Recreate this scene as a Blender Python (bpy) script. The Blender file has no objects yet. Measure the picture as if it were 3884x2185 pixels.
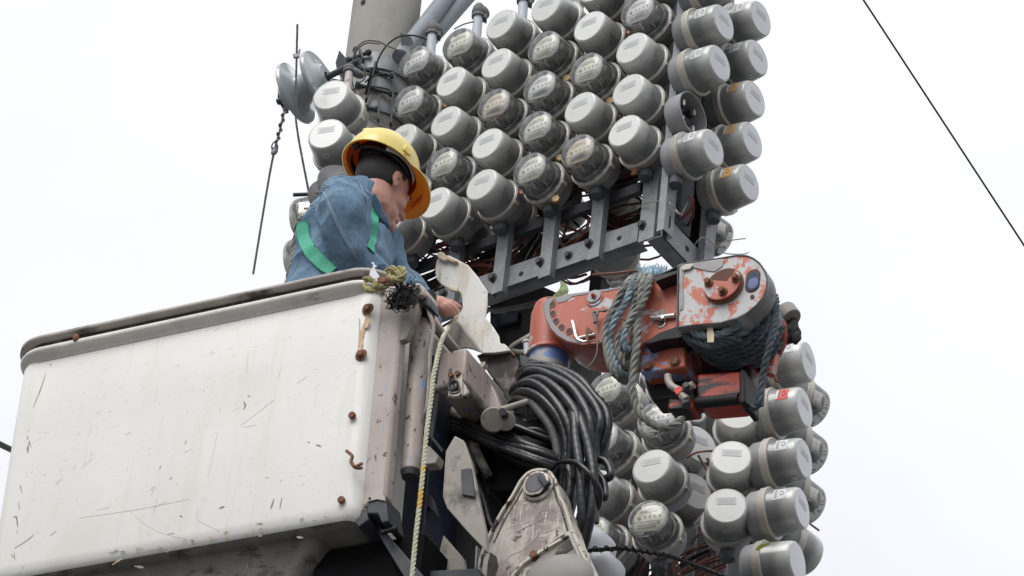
import bpy, bmesh, math, random
from mathutils import Vector, Matrix
from mathutils.bvhtree import BVHTree
random.seed(7)
V = Vector; PI = math.pi
S = bpy.context.scene
COL = S.collection
rad = math.radians

# ------------------------------------------------------------------ camera
PITCH, ROLL, FPX = rad(36.25), rad(6.65), 15377.0
C0 = V((0, 0, 1.5))
_F = V((0, math.cos(PITCH), math.sin(PITCH)))
_U0 = V((0, -math.sin(PITCH), math.cos(PITCH))); _R0 = V((1, 0, 0))
_R = _R0*math.cos(ROLL) + _U0*math.sin(ROLL)
_U = _U0*math.cos(ROLL) - _R0*math.sin(ROLL)
cam = bpy.data.objects.new('camera', bpy.data.cameras.new('camera')); COL.objects.link(cam)
cam.data.sensor_width = 36; cam.data.lens = 36*FPX/3884; cam.data.clip_end = 3000
cam.matrix_world = Matrix(((_R.x, _U.x, -_F.x, C0.x), (_R.y, _U.y, -_F.y, C0.y), (_R.z, _U.z, -_F.z, C0.z), (0, 0, 0, 1)))
S.camera = cam

# ------------------------------------------------------------------ overcast sky, soft sun
SUN_EL, SUN_AZ = rad(52), rad(-35)      # sun behind the camera to the left
w = bpy.data.worlds.new('World'); S.world = w; w.use_nodes = True
nt = w.node_tree; nt.nodes.clear()
out = nt.nodes.new('ShaderNodeOutputWorld'); bg = nt.nodes.new('ShaderNodeBackground')
sky = nt.nodes.new('ShaderNodeTexSky'); sky.sky_type = 'NISHITA'; sky.sun_disc = False
sky.sun_elevation = SUN_EL; sky.sun_rotation = PI + SUN_AZ
sc = nt.nodes.new('ShaderNodeVectorMath'); sc.operation = 'SCALE'; sc.inputs['Scale'].default_value = 0.08
nt.links.new(sky.outputs[0], sc.inputs[0])
tc = nt.nodes.new('ShaderNodeTexCoord'); sx = nt.nodes.new('ShaderNodeSeparateXYZ'); nt.links.new(tc.outputs['Generated'], sx.inputs[0])
ns = nt.nodes.new('ShaderNodeTexNoise'); ns.inputs['Scale'].default_value = 9; ns.inputs['Detail'].default_value = 4
nt.links.new(tc.outputs['Generated'], ns.inputs['Vector'])
el = nt.nodes.new('ShaderNodeMapRange'); el.inputs[1].default_value = 0.0; el.inputs[2].default_value = 1.0
el.inputs[3].default_value = 0.42; el.inputs[4].default_value = 1.20
nt.links.new(sx.outputs['Z'], el.inputs[0])
cl = nt.nodes.new('ShaderNodeValToRGB'); cl.color_ramp.elements[0].position = .3; cl.color_ramp.elements[1].position = .7
cl.color_ramp.elements[0].color = (.735, .75, .79, 1); cl.color_ramp.elements[1].color = (.82, .825, .84, 1)
nt.links.new(ns.outputs['Fac'], cl.inputs[0])
mu = nt.nodes.new('ShaderNodeVectorMath'); mu.operation = 'SCALE'; nt.links.new(cl.outputs[0], mu.inputs[0]); nt.links.new(el.outputs[0], mu.inputs['Scale'])
mx = nt.nodes.new('ShaderNodeMix'); mx.data_type = 'RGBA'; mx.inputs[0].default_value = .94
nt.links.new(sc.outputs[0], mx.inputs[6]); nt.links.new(mu.outputs[0], mx.inputs[7])
nt.links.new(mx.outputs[2], bg.inputs[0]); bg.inputs[1].default_value = 1.0
nt.links.new(bg.outputs[0], out.inputs[0])
sl = bpy.data.lights.new('sun', 'SUN'); sl.energy = 1.5; sl.angle = rad(38); sl.color = (1, .975, .94)
so = bpy.data.objects.new('sun', sl); COL.objects.link(so)
sd = V((math.sin(SUN_AZ)*math.cos(SUN_EL), -math.cos(SUN_AZ)*math.cos(SUN_EL), math.sin(SUN_EL)))
so.rotation_euler = sd.to_track_quat('Z', 'Y').to_euler()
S.view_settings.view_transform = 'Standard'; S.view_settings.look = 'None'
S.view_settings.exposure = 0.60; S.view_settings.gamma = 1; S.view_settings.use_curve_mapping = False

# ------------------------------------------------------------------ picture <-> place helpers
def ray(px, py): return _F + _R*((px-1942)/FPX) + _U*((1092.5-py)/FPX)
def at(px, py, d): return C0 + ray(px, py)*d
def zz(ox, oy, s): return lambda x, y: (ox+s*x, oy+s*y)
zA = zz(900, 0, .48309); zB = zz(1800, 0, .5797); zD = zz(1600, 600, .48309); zE = zz(1900, 900, .5797)
zF = zz(2100, 1345, .5797); zG = zz(1200, 1345, .5797); zH = zz(0, 950, .85242); zI = zz(1400, 920, .28986)
zJ = zz(1500, 1240, .28986); zK = zz(1060, 450, .28986); zL = zz(1020, 600, .3519); zM = zz(1750, 1700, .33477)
zN = zz(2300, 940, .36232); zQ = zz(2200, 1240, .36232); zR = zz(2380, 740, .23188); zS = zz(1500, 0, .28986)
zC = zz(1000, 450, .48309)
class Plane:
    """vertical plane facing azimuth az (0 = towards the camera, positive = turned to the left)"""
    def __init__(s, anchor, az):
        a = rad(az); s.n = V((-math.sin(a), -math.cos(a), 0)); s.p = V((math.cos(a), -math.sin(a), 0)); s.q = -s.n; s.o = anchor
    def __call__(s, xy, off=0):
        r = ray(*xy); o = s.o + s.q*off
        return C0 + r*((o-C0).dot(s.n)/r.dot(s.n))

# ------------------------------------------------------------------ materials
def srgb(h):
    h = h.lstrip('#'); c = [int(h[i:i+2], 16)/255 for i in (0, 2, 4)]
    return tuple(((x+.055)/1.055)**2.4 if x > .04045 else x/12.92 for x in c)
def mat(name, col, rough=.5, metal=0, var=.15, scale=12, bump=0, bscale=60, layers=(), coat=0, spec=.5, stretch=(1, 1, 1), sub=0, rnd=0, grad=None):
    """layers: (colour, noise scale, threshold, softness, stretch) of chips, dirt or rust over the base colour"""
    m = bpy.data.materials.new(name); m.use_nodes = True; t = m.node_tree; N = t.nodes; L = t.links
    b = N['Principled BSDF']; b.inputs['Roughness'].default_value = rough; b.inputs['Metallic'].default_value = metal
    b.inputs['Coat Weight'].default_value = coat; b.inputs['Coat Roughness'].default_value = .12; b.inputs['Specular IOR Level'].default_value = spec
    if sub: b.inputs['Subsurface Weight'].default_value = sub; b.inputs['Subsurface Radius'].default_value = (1, .5, .3) if sub < .3 else (1, 1, 1); b.inputs['Subsurface Scale'].default_value = .008 if sub < .3 else .03
    co = N.new('ShaderNodeTexCoord')
    def noise(sca, st=(1, 1, 1), det=5, seed=0):
        mp = N.new('ShaderNodeMapping'); mp.inputs['Scale'].default_value = st; mp.inputs['Location'].default_value = (seed, seed*.7, seed*.3)
        L.new(co.outputs['Object'], mp.inputs[0]); n = N.new('ShaderNodeTexNoise'); n.inputs['Scale'].default_value = sca
        n.inputs['Detail'].default_value = det; n.inputs['Roughness'].default_value = .6; L.new(mp.outputs[0], n.inputs['Vector']); return n
    n = noise(scale, stretch); r = N.new('ShaderNodeValToRGB'); L.new(n.outputs['Fac'], r.inputs[0])
    r.color_ramp.elements[0].position = .3; r.color_ramp.elements[1].position = .7
    lo = [max(0, c*(1-var)) for c in col]; hi = [min(1, c*(1+var)) for c in col]
    r.color_ramp.elements[0].color = (*lo, 1); r.color_ramp.elements[1].color = (*hi, 1)
    cur = r.outputs[0]
    for i, (lc, lsca, th, soft, st) in enumerate(layers):
        k = noise(lsca, st, 7, 3.1+i*5.7); q = N.new('ShaderNodeMapRange'); q.inputs[1].default_value = th; q.inputs[2].default_value = th+soft
        L.new(k.outputs['Fac'], q.inputs[0]); x = N.new('ShaderNodeMix'); x.data_type = 'RGBA'
        L.new(q.outputs[0], x.inputs[0]); L.new(cur, x.inputs[6]); x.inputs[7].default_value = (*lc, 1); cur = x.outputs[2]
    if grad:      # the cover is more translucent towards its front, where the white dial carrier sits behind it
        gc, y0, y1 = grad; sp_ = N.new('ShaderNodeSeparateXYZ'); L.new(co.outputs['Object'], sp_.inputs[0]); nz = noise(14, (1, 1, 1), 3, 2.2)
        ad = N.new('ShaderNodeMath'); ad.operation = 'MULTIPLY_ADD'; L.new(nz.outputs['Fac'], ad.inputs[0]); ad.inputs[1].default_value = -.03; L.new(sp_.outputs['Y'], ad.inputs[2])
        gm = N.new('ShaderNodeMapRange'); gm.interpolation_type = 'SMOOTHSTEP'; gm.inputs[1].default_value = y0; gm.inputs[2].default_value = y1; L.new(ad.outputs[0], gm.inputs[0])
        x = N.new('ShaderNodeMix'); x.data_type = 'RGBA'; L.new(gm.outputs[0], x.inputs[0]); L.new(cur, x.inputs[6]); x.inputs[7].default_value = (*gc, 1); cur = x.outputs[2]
    if rnd:
        oi = N.new('ShaderNodeObjectInfo'); mr = N.new('ShaderNodeMapRange'); mr.inputs[3].default_value = 1-rnd; mr.inputs[4].default_value = 1+rnd; L.new(oi.outputs['Random'], mr.inputs[0])
        vs = N.new('ShaderNodeVectorMath'); vs.operation = 'SCALE'; L.new(cur, vs.inputs[0]); L.new(mr.outputs[0], vs.inputs['Scale']); cur = vs.outputs[0]
    L.new(cur, b.inputs['Base Color'])
    if bump:
        k = noise(bscale, stretch, 4, 1); bp = N.new('ShaderNodeBump'); bp.inputs['Strength'].default_value = bump; bp.inputs['Distance'].default_value = .004
        L.new(k.outputs['Fac'], bp.inputs['Height']); L.new(bp.outputs[0], b.inputs['Normal'])
    return m
def glass(name, tint=(1, 1, 1), haze=.18):
    m = bpy.data.materials.new(name); m.use_nodes = True; t = m.node_tree; N = t.nodes; L = t.links; N.clear()
    o = N.new('ShaderNodeOutputMaterial'); tr = N.new('ShaderNodeBsdfTransparent'); tr.inputs[0].default_value = (*tint, 1)
    gl = N.new('ShaderNodeBsdfGlossy'); gl.inputs['Roughness'].default_value = .03; df = N.new('ShaderNodeBsdfDiffuse'); df.inputs[0].default_value = (.8, .82, .83, 1)
    f = N.new('ShaderNodeFresnel'); f.inputs[0].default_value = 1.5
    nz = N.new('ShaderNodeTexNoise'); nz.inputs['Scale'].default_value = 25; nz.inputs['Detail'].default_value = 6
    co = N.new('ShaderNodeTexCoord'); L.new(co.outputs['Object'], nz.inputs['Vector'])
    mr = N.new('ShaderNodeMapRange'); mr.inputs[1].default_value = .4; mr.inputs[2].default_value = .8; mr.inputs[3].default_value = haze*.5; mr.inputs[4].default_value = haze*2.4
    L.new(nz.outputs['Fac'], mr.inputs[0])
    a = N.new('ShaderNodeMixShader'); L.new(mr.outputs[0], a.inputs[0]); L.new(tr.outputs[0], a.inputs[1]); L.new(df.outputs[0], a.inputs[2])
    c = N.new('ShaderNodeMixShader'); L.new(f.outputs[0], c.inputs[0]); L.new(a.outputs[0], c.inputs[1]); L.new(gl.outputs[0], c.inputs[2])
    L.new(c.outputs[0], o.inputs[0]); return m
one = (1, 1, 1)
M = {}
M['ground'] = mat('asphalt', (.075, .075, .075), .9, var=.2, scale=1.5)
M['concrete'] = mat('concrete', (.33, .32, .29), .9, var=.12, scale=5, bump=.25, bscale=70, layers=[((.2, .2, .185), 3, .55, .25, (1, 1, .25)), ((.14, .14, .13), 60, .68, .08, one)])
M['galv'] = mat('galvanised_steel', (.27, .28, .295), .5, .35, var=.16, scale=30, bump=.1, layers=[((.13, .135, .15), 6, .55, .25, (1, 1, .4)), ((.42, .42, .42), 120, .69, .06, one)])
M['galvdark'] = mat('dark_steel', (.055, .058, .066), .6, .2, var=.3, scale=12, bump=.1)
M['black'] = mat('black_iron', (.009, .009, .011), .65, .1, var=.4, scale=20)
M['zincbolt'] = mat('dull_bolt', (.07, .07, .075), .5, .4, var=.3, scale=60)
M['rust'] = mat('rusty_steel', (.19, .09, .05), .85, .1, var=.4, scale=60, bump=.3, layers=[((.32, .2, .13), 90, .55, .15, one)])
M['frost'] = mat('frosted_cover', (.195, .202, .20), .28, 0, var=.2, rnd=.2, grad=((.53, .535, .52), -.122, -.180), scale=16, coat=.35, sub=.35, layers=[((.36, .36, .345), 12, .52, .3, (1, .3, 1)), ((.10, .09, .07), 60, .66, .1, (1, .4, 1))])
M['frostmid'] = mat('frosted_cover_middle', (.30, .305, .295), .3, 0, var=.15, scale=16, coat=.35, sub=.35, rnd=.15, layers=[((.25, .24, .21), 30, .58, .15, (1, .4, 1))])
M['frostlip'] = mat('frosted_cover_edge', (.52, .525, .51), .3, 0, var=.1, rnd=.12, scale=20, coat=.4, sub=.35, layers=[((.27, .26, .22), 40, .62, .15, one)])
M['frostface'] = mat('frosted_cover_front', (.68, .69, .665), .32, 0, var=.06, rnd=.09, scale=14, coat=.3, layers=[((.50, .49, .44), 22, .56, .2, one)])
M['frostblue'] = mat('frosted_cover_cool', (.58, .605, .63), .32, 0, var=.05, rnd=.08, scale=14, coat=.3)
M['lcd'] = mat('display_window', (.53, .545, .555), .3, 0, var=.05)
M['lcddark'] = mat('display_digits', (.44, .45, .44), .4)
M['speclabel'] = mat('spec_print', (.30, .30, .285), .5, var=.1, layers=[((.17, .17, .165), 230, .52, .05, (1, 1, .3))])
M['ring'] = mat('clamp_ring', (.50, .47, .42), .5, .25, var=.12, rnd=.22, scale=25, layers=[((.22, .2, .17), 30, .6, .12, one)])
M['socket'] = mat('socket_can', (.27, .275, .285), .55, .1, var=.12, rnd=.25, scale=12, layers=[((.12, .12, .12), 9, .58, .2, one)], bump=.05)
M['socketlight'] = mat('socket_can_light', (.46, .475, .51), .5, .05, var=.07, rnd=.1, scale=10, layers=[((.25, .25, .25), 9, .62, .2, one)])
M['socketdark'] = mat('socket_can_dark', (.10, .10, .105), .55, .1, var=.2, scale=12)
M['hub'] = mat('socket_hub', (.10, .115, .125), .5, .1, var=.2)
M['glass'] = glass('clear_cover')
M['glassrim'] = glass('clear_cover_edge', haze=.5)
M['dialyellow'] = mat('dial_pale_yellow', (.80, .81, .67), .6, var=.04)
M['dialwhite'] = mat('dial_white', (.82, .82, .78), .6, var=.04)
M['dialorange'] = mat('dial_peach', (.78, .66, .48), .6, var=.04)
M['ink'] = mat('dial_print', (.16, .16, .17), .6)
M['inksoft'] = mat('dial_print_faint', (.36, .37, .33), .6)
M['mech'] = mat('mechanism_black', (.045, .045, .05), .3, .2, var=.5, scale=40)
M['mechmetal'] = mat('mechanism_metal', (.55, .52, .48), .3, .8, var=.2, scale=40)
M['stickerwhite'] = mat('sticker_white', (.62, .65, .67), .5, var=.03)
M['stickerorange'] = mat('sticker_orange', (.62, .36, .12), .5, var=.05)
M['stickerred'] = mat('sticker_red', (.66, .06, .04), .5, var=.05)
M['sealcopper'] = mat('seal_copper', (.35, .13, .075), .6, var=.25, scale=80)
M['brass'] = mat('padlock_brass', (.34, .24, .12), .45, .5, var=.2, scale=60)
M['wirebrown'] = mat('brown_wire', (.15, .07, .045), .6, var=.4, scale=5)
M['wirered'] = mat('red_brown_wire', (.25, .075, .055), .55, var=.3, scale=5)
M['wireblack'] = mat('black_wire', (.02, .02, .022), .6, var=.3)
M['wiregrey'] = mat('grey_cable', (.16, .16, .155), .6, var=.2)
M['tie'] = mat('tie_wire', (.34, .32, .27), .6, .1, var=.15)
M['pvc'] = mat('grey_pvc', (.50, .54, .59), .5, var=.05, scale=8)
M['pvcdark'] = mat('dark_conduit', (.21, .235, .265), .55, var=.12, scale=8, bump=.1, layers=[((.3, .31, .33), 15, .6, .2, one)])
M['weatherhead'] = mat('weatherhead_grey', (.13, .13, .135), .7, var=.2, scale=30, bump=.3)
M['porcelain'] = mat('grey_porcelain', (.33, .365, .385), .22, 0, var=.08, scale=6, coat=.7)
M['bucket'] = mat('white_fibreglass', (.76, .755, .72), .42, 0, var=.035, scale=3, bump=.06, bscale=25,
    layers=[((.70, .685, .635), 3.2, .46, .3, (1, 1, .5)), ((.68, .65, .58), 7, .55, .25, (2.5, 2.5, .25)), ((.66, .64, .59), 40, .60, .10, (.7, .7, 1.6)), ((.52, .46, .38), 34, .70, .03, (1.4, 1.4, .6))])
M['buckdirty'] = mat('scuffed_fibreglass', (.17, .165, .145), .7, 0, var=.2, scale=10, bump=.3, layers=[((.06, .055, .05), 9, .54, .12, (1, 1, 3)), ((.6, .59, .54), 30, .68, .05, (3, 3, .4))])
M['bucklip'] = mat('rim_fibreglass', (.68, .665, .61), .6, 0, var=.15, scale=9, bump=.35, bscale=40, layers=[((.2, .18, .15), 11, .62, .1, (.6, .6, 2.5)), ((.66, .65, .61), 14, .6, .1, (.6, .6, 2))])
M['liner'] = mat('liner_lip', (.42, .38, .35), .65, 0, var=.2, scale=8, bump=.3, layers=[((.09, .08, .08), 12, .56, .12, (.5, .5, 2.5))])
M['shade_grime'] = mat('painted_shade_and_grime', (.06, .055, .05), .8, 0, var=.4, scale=20, layers=[((.18, .16, .15), 18, .55, .1, one)])  # near-black tone painted for shade in the rim groove; also grime and grease
M['beige'] = mat('worn_beige_paint', (.43, .375, .345), .5, 0, var=.12, scale=6, bump=.15, layers=[((.33, .26, .23), 9, .50, .2, (1.5, 1.5, .3)), ((.22, .36, .62), 13, .625, .015, (2, 2, .45)), ((.12, .075, .06), 34, .61, .03, (1, 1, .6)), ((.16, .14, .13), 5, .62, .12, (1, 1, .5))])
M['beigedark'] = mat('grimy_beige_paint', (.30, .27, .24), .6, 0, var=.2, scale=8, bump=.15, layers=[((.06, .055, .05), 9, .52, .15, one)])
M['navy'] = mat('navy_paint', (.012, .018, .04), .6, 0, var=.5, scale=9, layers=[((.02, .05, .16), 14, .62, .1, one)])
M['red'] = mat('worn_red_paint', (.47, .125, .08), .48, 0, var=.1, scale=8, bump=.12, bscale=30, layers=[((.5, .5, .52), 11, .60, .015, (1, 1, 1.8)), ((.45, .20, .15), 22, .58, .1, (3, 3, .6)), ((.12, .05, .035), 50, .69, .03, one), ((.25, .07, .045), 4, .58, .2, one)])
M['redchip'] = mat('heavily_chipped_red_paint', (.50, .50, .505), .55, 0, var=.08, scale=14, bump=.25, bscale=40, layers=[((.52, .15, .095), 15, .535, .03, (1.3, 1.3, 1)), ((.47, .475, .48), 55, .6, .02, one), ((.16, .15, .14), 8, .66, .06, one)])
M['reddark'] = mat('grimy_red_paint', (.22, .03, .02), .5, 0, var=.3, scale=10, layers=[((.012, .011, .011), 8, .5, .06, (1, 1, 2))])
M['redblue'] = mat('red_paint_over_blue', (.5, .14, .085), .5, 0, var=.12, scale=10, layers=[((.33, .37, .60), 14, .55, .02, (1, 1, 2))])
M['hole'] = mat('dark_bore', (.10, .03, .02), .7)  # dark colour of flat discs drawn in place of holes
M['steelgrey'] = mat('bare_grey_steel', (.27, .265, .265), .5, .15, var=.12, scale=9, bump=.12, layers=[((.12, .11, .11), 9, .56, .15, one)])
M['washer'] = mat('steel_washer', (.26, .28, .30), .4, .5)
M['chrome'] = mat('polished_pin', (.75, .74, .72), .25, .8)
M['bluepaint'] = mat('blue_paint_worn', (.36, .35, .33), .5, 0, var=.1, layers=[((.12, .22, .50), 7, .49, .03, (1, 1, 2))])
M['hose'] = mat('hydraulic_hose', (.016, .017, .020), .36, 0, var=.5, scale=9, layers=[((.05, .05, .053), 6, .60, .2, one)])
M['hosedusty'] = mat('dusty_hose', (.05, .05, .05), .7, 0, var=.3, layers=[((.45, .43, .38), 9, .47, .12, one)])
M['knuckle'] = mat('scratched_cream_paint', (.56, .52, .46), .5, 0, var=.12, scale=9, bump=.15, layers=[((.27, .215, .195), 6, .46, .12, (1.2, 1.2, .8)), ((.06, .052, .048), 5.5, .55, .1, one), ((.10, .085, .08), 22, .60, .05, one), ((.64, .60, .54), 26, .60, .02, (4, 4, .5)), ((.62, .59, .54), 30, .62, .02, (.5, .5, 4))])
M['knuckrim'] = mat('chipped_edge_paint', (.60, .55, .48), .5, 0, var=.1, layers=[((.06, .045, .04), 26, .55, .03, one)])
M['boomtube'] = mat('boom_tube', (.25, .235, .22), .6, 0, var=.15, scale=8, layers=[((.3, .12, .1), 8, .68, .06, one)])
M['fairing'] = mat('cracked_white_fibreglass', (.70, .69, .65), .5, 0, var=.05, scale=6, bump=.25, bscale=18, layers=[((.56, .50, .42), 6, .52, .15, (1.5, 1.5, .6)), ((.45, .40, .33), 22, .62, .04, (3, 3, .25)), ((.25, .21, .17), 36, .66, .03, one)])
M['fairshade'] = mat('shaded_inner_fibreglass', (.24, .22, .20), .7, 0, var=.12, scale=8, bump=.3, layers=[((.12, .08, .06), 9, .62, .1, one)])  # fairing colour darkened for shade on the inner shell; also some scratches
M['torn'] = mat('torn_fibreglass', (.60, .50, .36), .8, 0, var=.2, scale=30, bump=.5, bscale=90)
M['ropegrey'] = mat('dirty_grey_rope', (.235, .24, .215), .9, 0, var=.3, scale=14, layers=[((.11, .11, .11), 7, .52, .2, one)], bump=.4, bscale=300)
M['ropeblue'] = mat('faded_blue_rope', (.17, .215, .24), .85, 0, var=.3, scale=10, layers=[((.31, .41, .47), 6, .51, .15, one), ((.08, .09, .10), 9, .56, .2, one)], bump=.4, bscale=300)
M['ropedark'] = mat('dark_rope', (.075, .095, .11), .9, 0, var=.3, bump=.4, bscale=300)
M['ropeyellow'] = mat('pale_yellow_rope', (.54, .53, .40), .85, 0, var=.12, layers=[((.66, .45, .12), 2.4, .56, .03, (.3, .3, 1.4))], bump=.3, bscale=300)
M['ropeolive'] = mat('olive_rope', (.34, .31, .15), .9, 0, var=.3, scale=25, bump=.4, bscale=300)
M['fray'] = mat('pale_blue_fibre', (.45, .62, .72), .8)
M['blackcloth'] = mat('black_rag', (.02, .02, .022), .9, 0, var=.5, scale=30, bump=.5)
M['plastic'] = mat('thin_white_plastic', (.66, .67, .70), .35, 0, var=.08)
M['leaf'] = mat('green_leaf', (.36, .46, .22), .5, 0, var=.2, scale=25)
M['leafyellow'] = mat('yellow_leaf', (.6, .6, .12), .5, 0, var=.2)
M['helmet'] = mat('yellow_helmet', (.84, .64, .15), .38, 0, var=.05, scale=8, coat=.3, sub=.4, layers=[((.55, .38, .12), 40, .70, .05, one)])
M['helmetin'] = mat('helmet_inside_glow', (1.0, .37, .012), .5, 0, var=.05, scale=10, sub=.25)  # orange paints the light glowing through the yellow shell
M['denim'] = mat('blue_denim', (.12, .205, .30), .9, 0, var=.22, scale=60, bump=.8, bscale=22, layers=[((.20, .30, .40), 8, .54, .12, (1, 1, .6)), ((.06, .11, .18), 6, .60, .12, one)])
M['seam'] = mat('denim_stitching', (.24, .33, .42), .9, 0, var=.3, scale=200)
M['strap'] = mat('green_webbing', (.075, .40, .265), .75, 0, var=.06, scale=40, bump=.2, bscale=300)
M['skin'] = mat('skin', (.52, .27, .205), .5, 0, var=.1, scale=20, sub=.15)
M['skinshade'] = mat('ear_hollow_shade', (.30, .12, .09), .6); M['hair'] = mat('black_hair', (.014, .013, .014), .6, 0, var=.3, scale=60, bump=.6, bscale=200)
M['band'] = mat('black_headband', (.012, .012, .013), .5)
M['bandwhite'] = mat('white_suspension', (.5, .49, .46), .5)
M['marker'] = mat('red_marker', (.62, .05, .02), .6)
M['trousers'] = mat('dark_trousers', (.03, .04, .06), .9)
M['whitecap'] = mat('white_dome', (.60, .63, .67), .4, 0, var=.04, coat=.2)
M['haze'] = None

# ------------------------------------------------------------------ mesh helpers
ORG = {}
def thing(name, loc, label, cat, group=None, rz=0):
    o = bpy.data.objects.new(name, None); o.empty_display_size = .05; COL.objects.link(o)
    o.location = loc; o.rotation_euler = (0, 0, rz); o['label'] = label; o['category'] = cat
    if group: o['group'] = group
    ORG[o] = V(loc); return o
def finish(bm, ang=38):
    bmesh.ops.remove_doubles(bm, verts=bm.verts, dist=1e-6)
    for f in bm.faces: f.smooth = True
    for e in bm.edges:
        if len(e.link_faces) == 2:
            try: e.smooth = e.calc_face_angle() < rad(ang)
            except ValueError: pass
def to_mesh(name, bm, mats, ang=38, normals=True):
    if normals: bmesh.ops.recalc_face_normals(bm, faces=bm.faces)
    finish(bm, ang); me = bpy.data.meshes.new(name); bm.to_mesh(me); bm.free()
    for m in (mats if isinstance(mats, (list, tuple)) else [mats]): me.materials.append(M[m])
    return me
def part(name, bm, mats, parent, ang=38, bevel=0, normals=True):
    me = to_mesh(name, bm, mats, ang, normals); o = bpy.data.objects.new(name, me); COL.objects.link(o)
    if parent is not None:
        org = ORG[parent]; ORG[o] = org; me.transform(Matrix.Translation(-org)); o.parent = parent
    if bevel:
        b = o.modifiers.new('bevel', 'BEVEL'); b.width = bevel; b.segments = 2; b.limit_method = 'ANGLE'; b.angle_limit = rad(40)
    return o
def solo(name, bm, mats, label, cat, group=None, **k):
    """a thing that is one mesh"""
    c = sum((v.co for v in bm.verts), V())/len(bm.verts)
    o = part(name, bm, mats, None, **k); o.data.transform(Matrix.Translation(-c)); o.location = c
    o['label'] = label; o['category'] = cat
    if group: o['group'] = group
    return o
B = bmesh.new
def prism(bm, pts, vec, mi=0):
    a = [bm.verts.new(p) for p in pts]; b = [bm.verts.new(V(p)+vec) for p in pts]; n = len(pts)
    fs = [bm.faces.new(a), bm.faces.new(b[::-1])] + [bm.faces.new((a[i], b[i], b[(i+1) % n], a[(i+1) % n])) for i in range(n)]
    for f in fs: f.material_index = mi
def box(bm, c, X, Y, Z, mi=0):
    """box centred on c with half-axis vectors X, Y, Z"""
    prism(bm, [c-X-Z-Y, c+X-Z-Y, c+X+Z-Y, c-X+Z-Y], Y*2, mi)
def frame(t):
    t = t.normalized(); a = V((0, 0, 1)) if abs(t.z) < .9 else V((1, 0, 0)); x = a.cross(t).normalized(); return x, t.cross(x)
def smooth_path(pts, n=8, closed=False):
    P = [V(p) for p in pts]; out = []; L = len(P)
    if L < 3 and not closed: return [P[0].lerp(P[1], i/n) for i in range(n+1)]
    for i in range(L if closed else L-1):
        if closed: p0, p1, p2, p3 = P[i-1], P[i], P[(i+1) % L], P[(i+2) % L]
        else: p0, p1, p2, p3 = P[max(i-1, 0)], P[i], P[i+1], P[min(i+2, L-1)]
        for k in range(n):
            t = k/n; out.append(.5*((2*p1)+(p2-p0)*t+(2*p0-5*p1+4*p2-p3)*t*t+(3*p1-p0-3*p2+p3)*t**3))
    if not closed: out.append(P[-1])
    return out
def frames(P, closed=False):
    n = len(P); T = []
    for i in range(n):
        a = P[i-1] if (i or closed) else P[0]; b = P[(i+1) % n] if (i < n-1 or closed) else P[-1]; T.append((b-a).normalized() if (b-a).length > 1e-9 else V((0, 0, 1)))
    x, y = frame(T[0]); fr = [(x, y)]
    for i in range(1, n):
        q = T[i-1].rotation_difference(T[i]); x = (q @ x); x = (x-T[i]*x.dot(T[i])).normalized(); fr.append((x, T[i].cross(x)))
    return fr
def tube(bm, P, r, sides=8, mi=0, caps=True, closed=False, ry=None):
    n = len(P); R = r if callable(r) else ((lambda i: r[i]) if isinstance(r, (list, tuple)) else (lambda i: r)); fr = frames(P, closed)
    rings = []
    for i, p in enumerate(P):
        x, y = fr[i]; rr = R(i); r2 = rr if ry is None else ry[i]
        rings.append([bm.verts.new(p+x*math.cos(2*PI*k/sides)*rr+y*math.sin(2*PI*k/sides)*r2) for k in range(sides)])
    for i in range(n if closed else n-1):
        a, b = rings[i], rings[(i+1) % n]
        for k in range(sides):
            f = bm.faces.new((a[k], a[(k+1) % sides], b[(k+1) % sides], b[k])); f.material_index = mi
    if caps and not closed:
        for q in (rings[0][::-1], rings[-1]):
            f = bm.faces.new(q); f.material_index = mi
def resample(P, step):
    out = [P[0]]; acc = 0
    for a, b in zip(P, P[1:]):
        L = (b-a).length
        if L < 1e-9: continue
        t = step-acc
        while t <= L: out.append(a.lerp(b, t/L)); t += step
        acc = L-(t-step)
    out.append(P[-1]); return out
def rope(bm, pts, r, mi=0, n=10, closed=False, strands=3, sides=5, pitch=5.5):
    P = smooth_path(pts, n, closed); P = resample(P+([P[0]] if closed else []), r*.85); fr = frames(P)
    for s in range(strands):
        Q = []
        for i, p in enumerate(P):
            a = 2*PI*(i*.85/pitch+s/strands); x, y = fr[i]; Q.append(p+x*math.cos(a)*r*.5+y*math.sin(a)*r*.5)
        tube(bm, Q, r*.56, sides, mi)
def cable(bm, pts, r, mi=0, n=8, sides=6): tube(bm, smooth_path(pts, n), r, sides, mi)
def cyl(bm, a, b, r, r2=None, sides=16, mi=0): tube(bm, [V(a), V(b)], [r, r if r2 is None else r2], sides, mi)
def lathe(bm, prof, seg=32, O=V((0, 0, 0)), ax=V((0, -1, 0)), mis=None, start=0, end=2*PI):
    """prof: (radius, distance along ax)"""
    ax = V(ax).normalized(); x, y = frame(ax); rings = []; full = abs(end-start-2*PI) < 1e-6
    for (r, h) in prof:
        if r < 1e-7: rings.append([bm.verts.new(O+ax*h)]); continue
        rings.append([bm.verts.new(O+ax*h+x*math.cos(start+(end-start)*k/seg)*r+y*math.sin(start+(end-start)*k/seg)*r) for k in range(seg if full else seg+1)])
    for i in range(len(rings)-1):
        a, b = rings[i], rings[i+1]; m = mis[i] if mis else 0; n = max(len(a), len(b)); 
        for k in range(n if full else n-1):
            k2 = (k+1) % n
            if len(a) == 1: vs = (a[0], b[k2], b[k]) if False else (a[0], b[k], b[k2])
            elif len(b) == 1: vs = (a[k], b[0], a[k2])
            else: vs = (a[k], b[k], b[k2], a[k2])
            f = bm.faces.new(vs); f.material_index = m
def disc(bm, c, n, r, h, mi=0, sides=20): cyl(bm, c, c+n*h, r, sides=sides, mi=mi)
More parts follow.
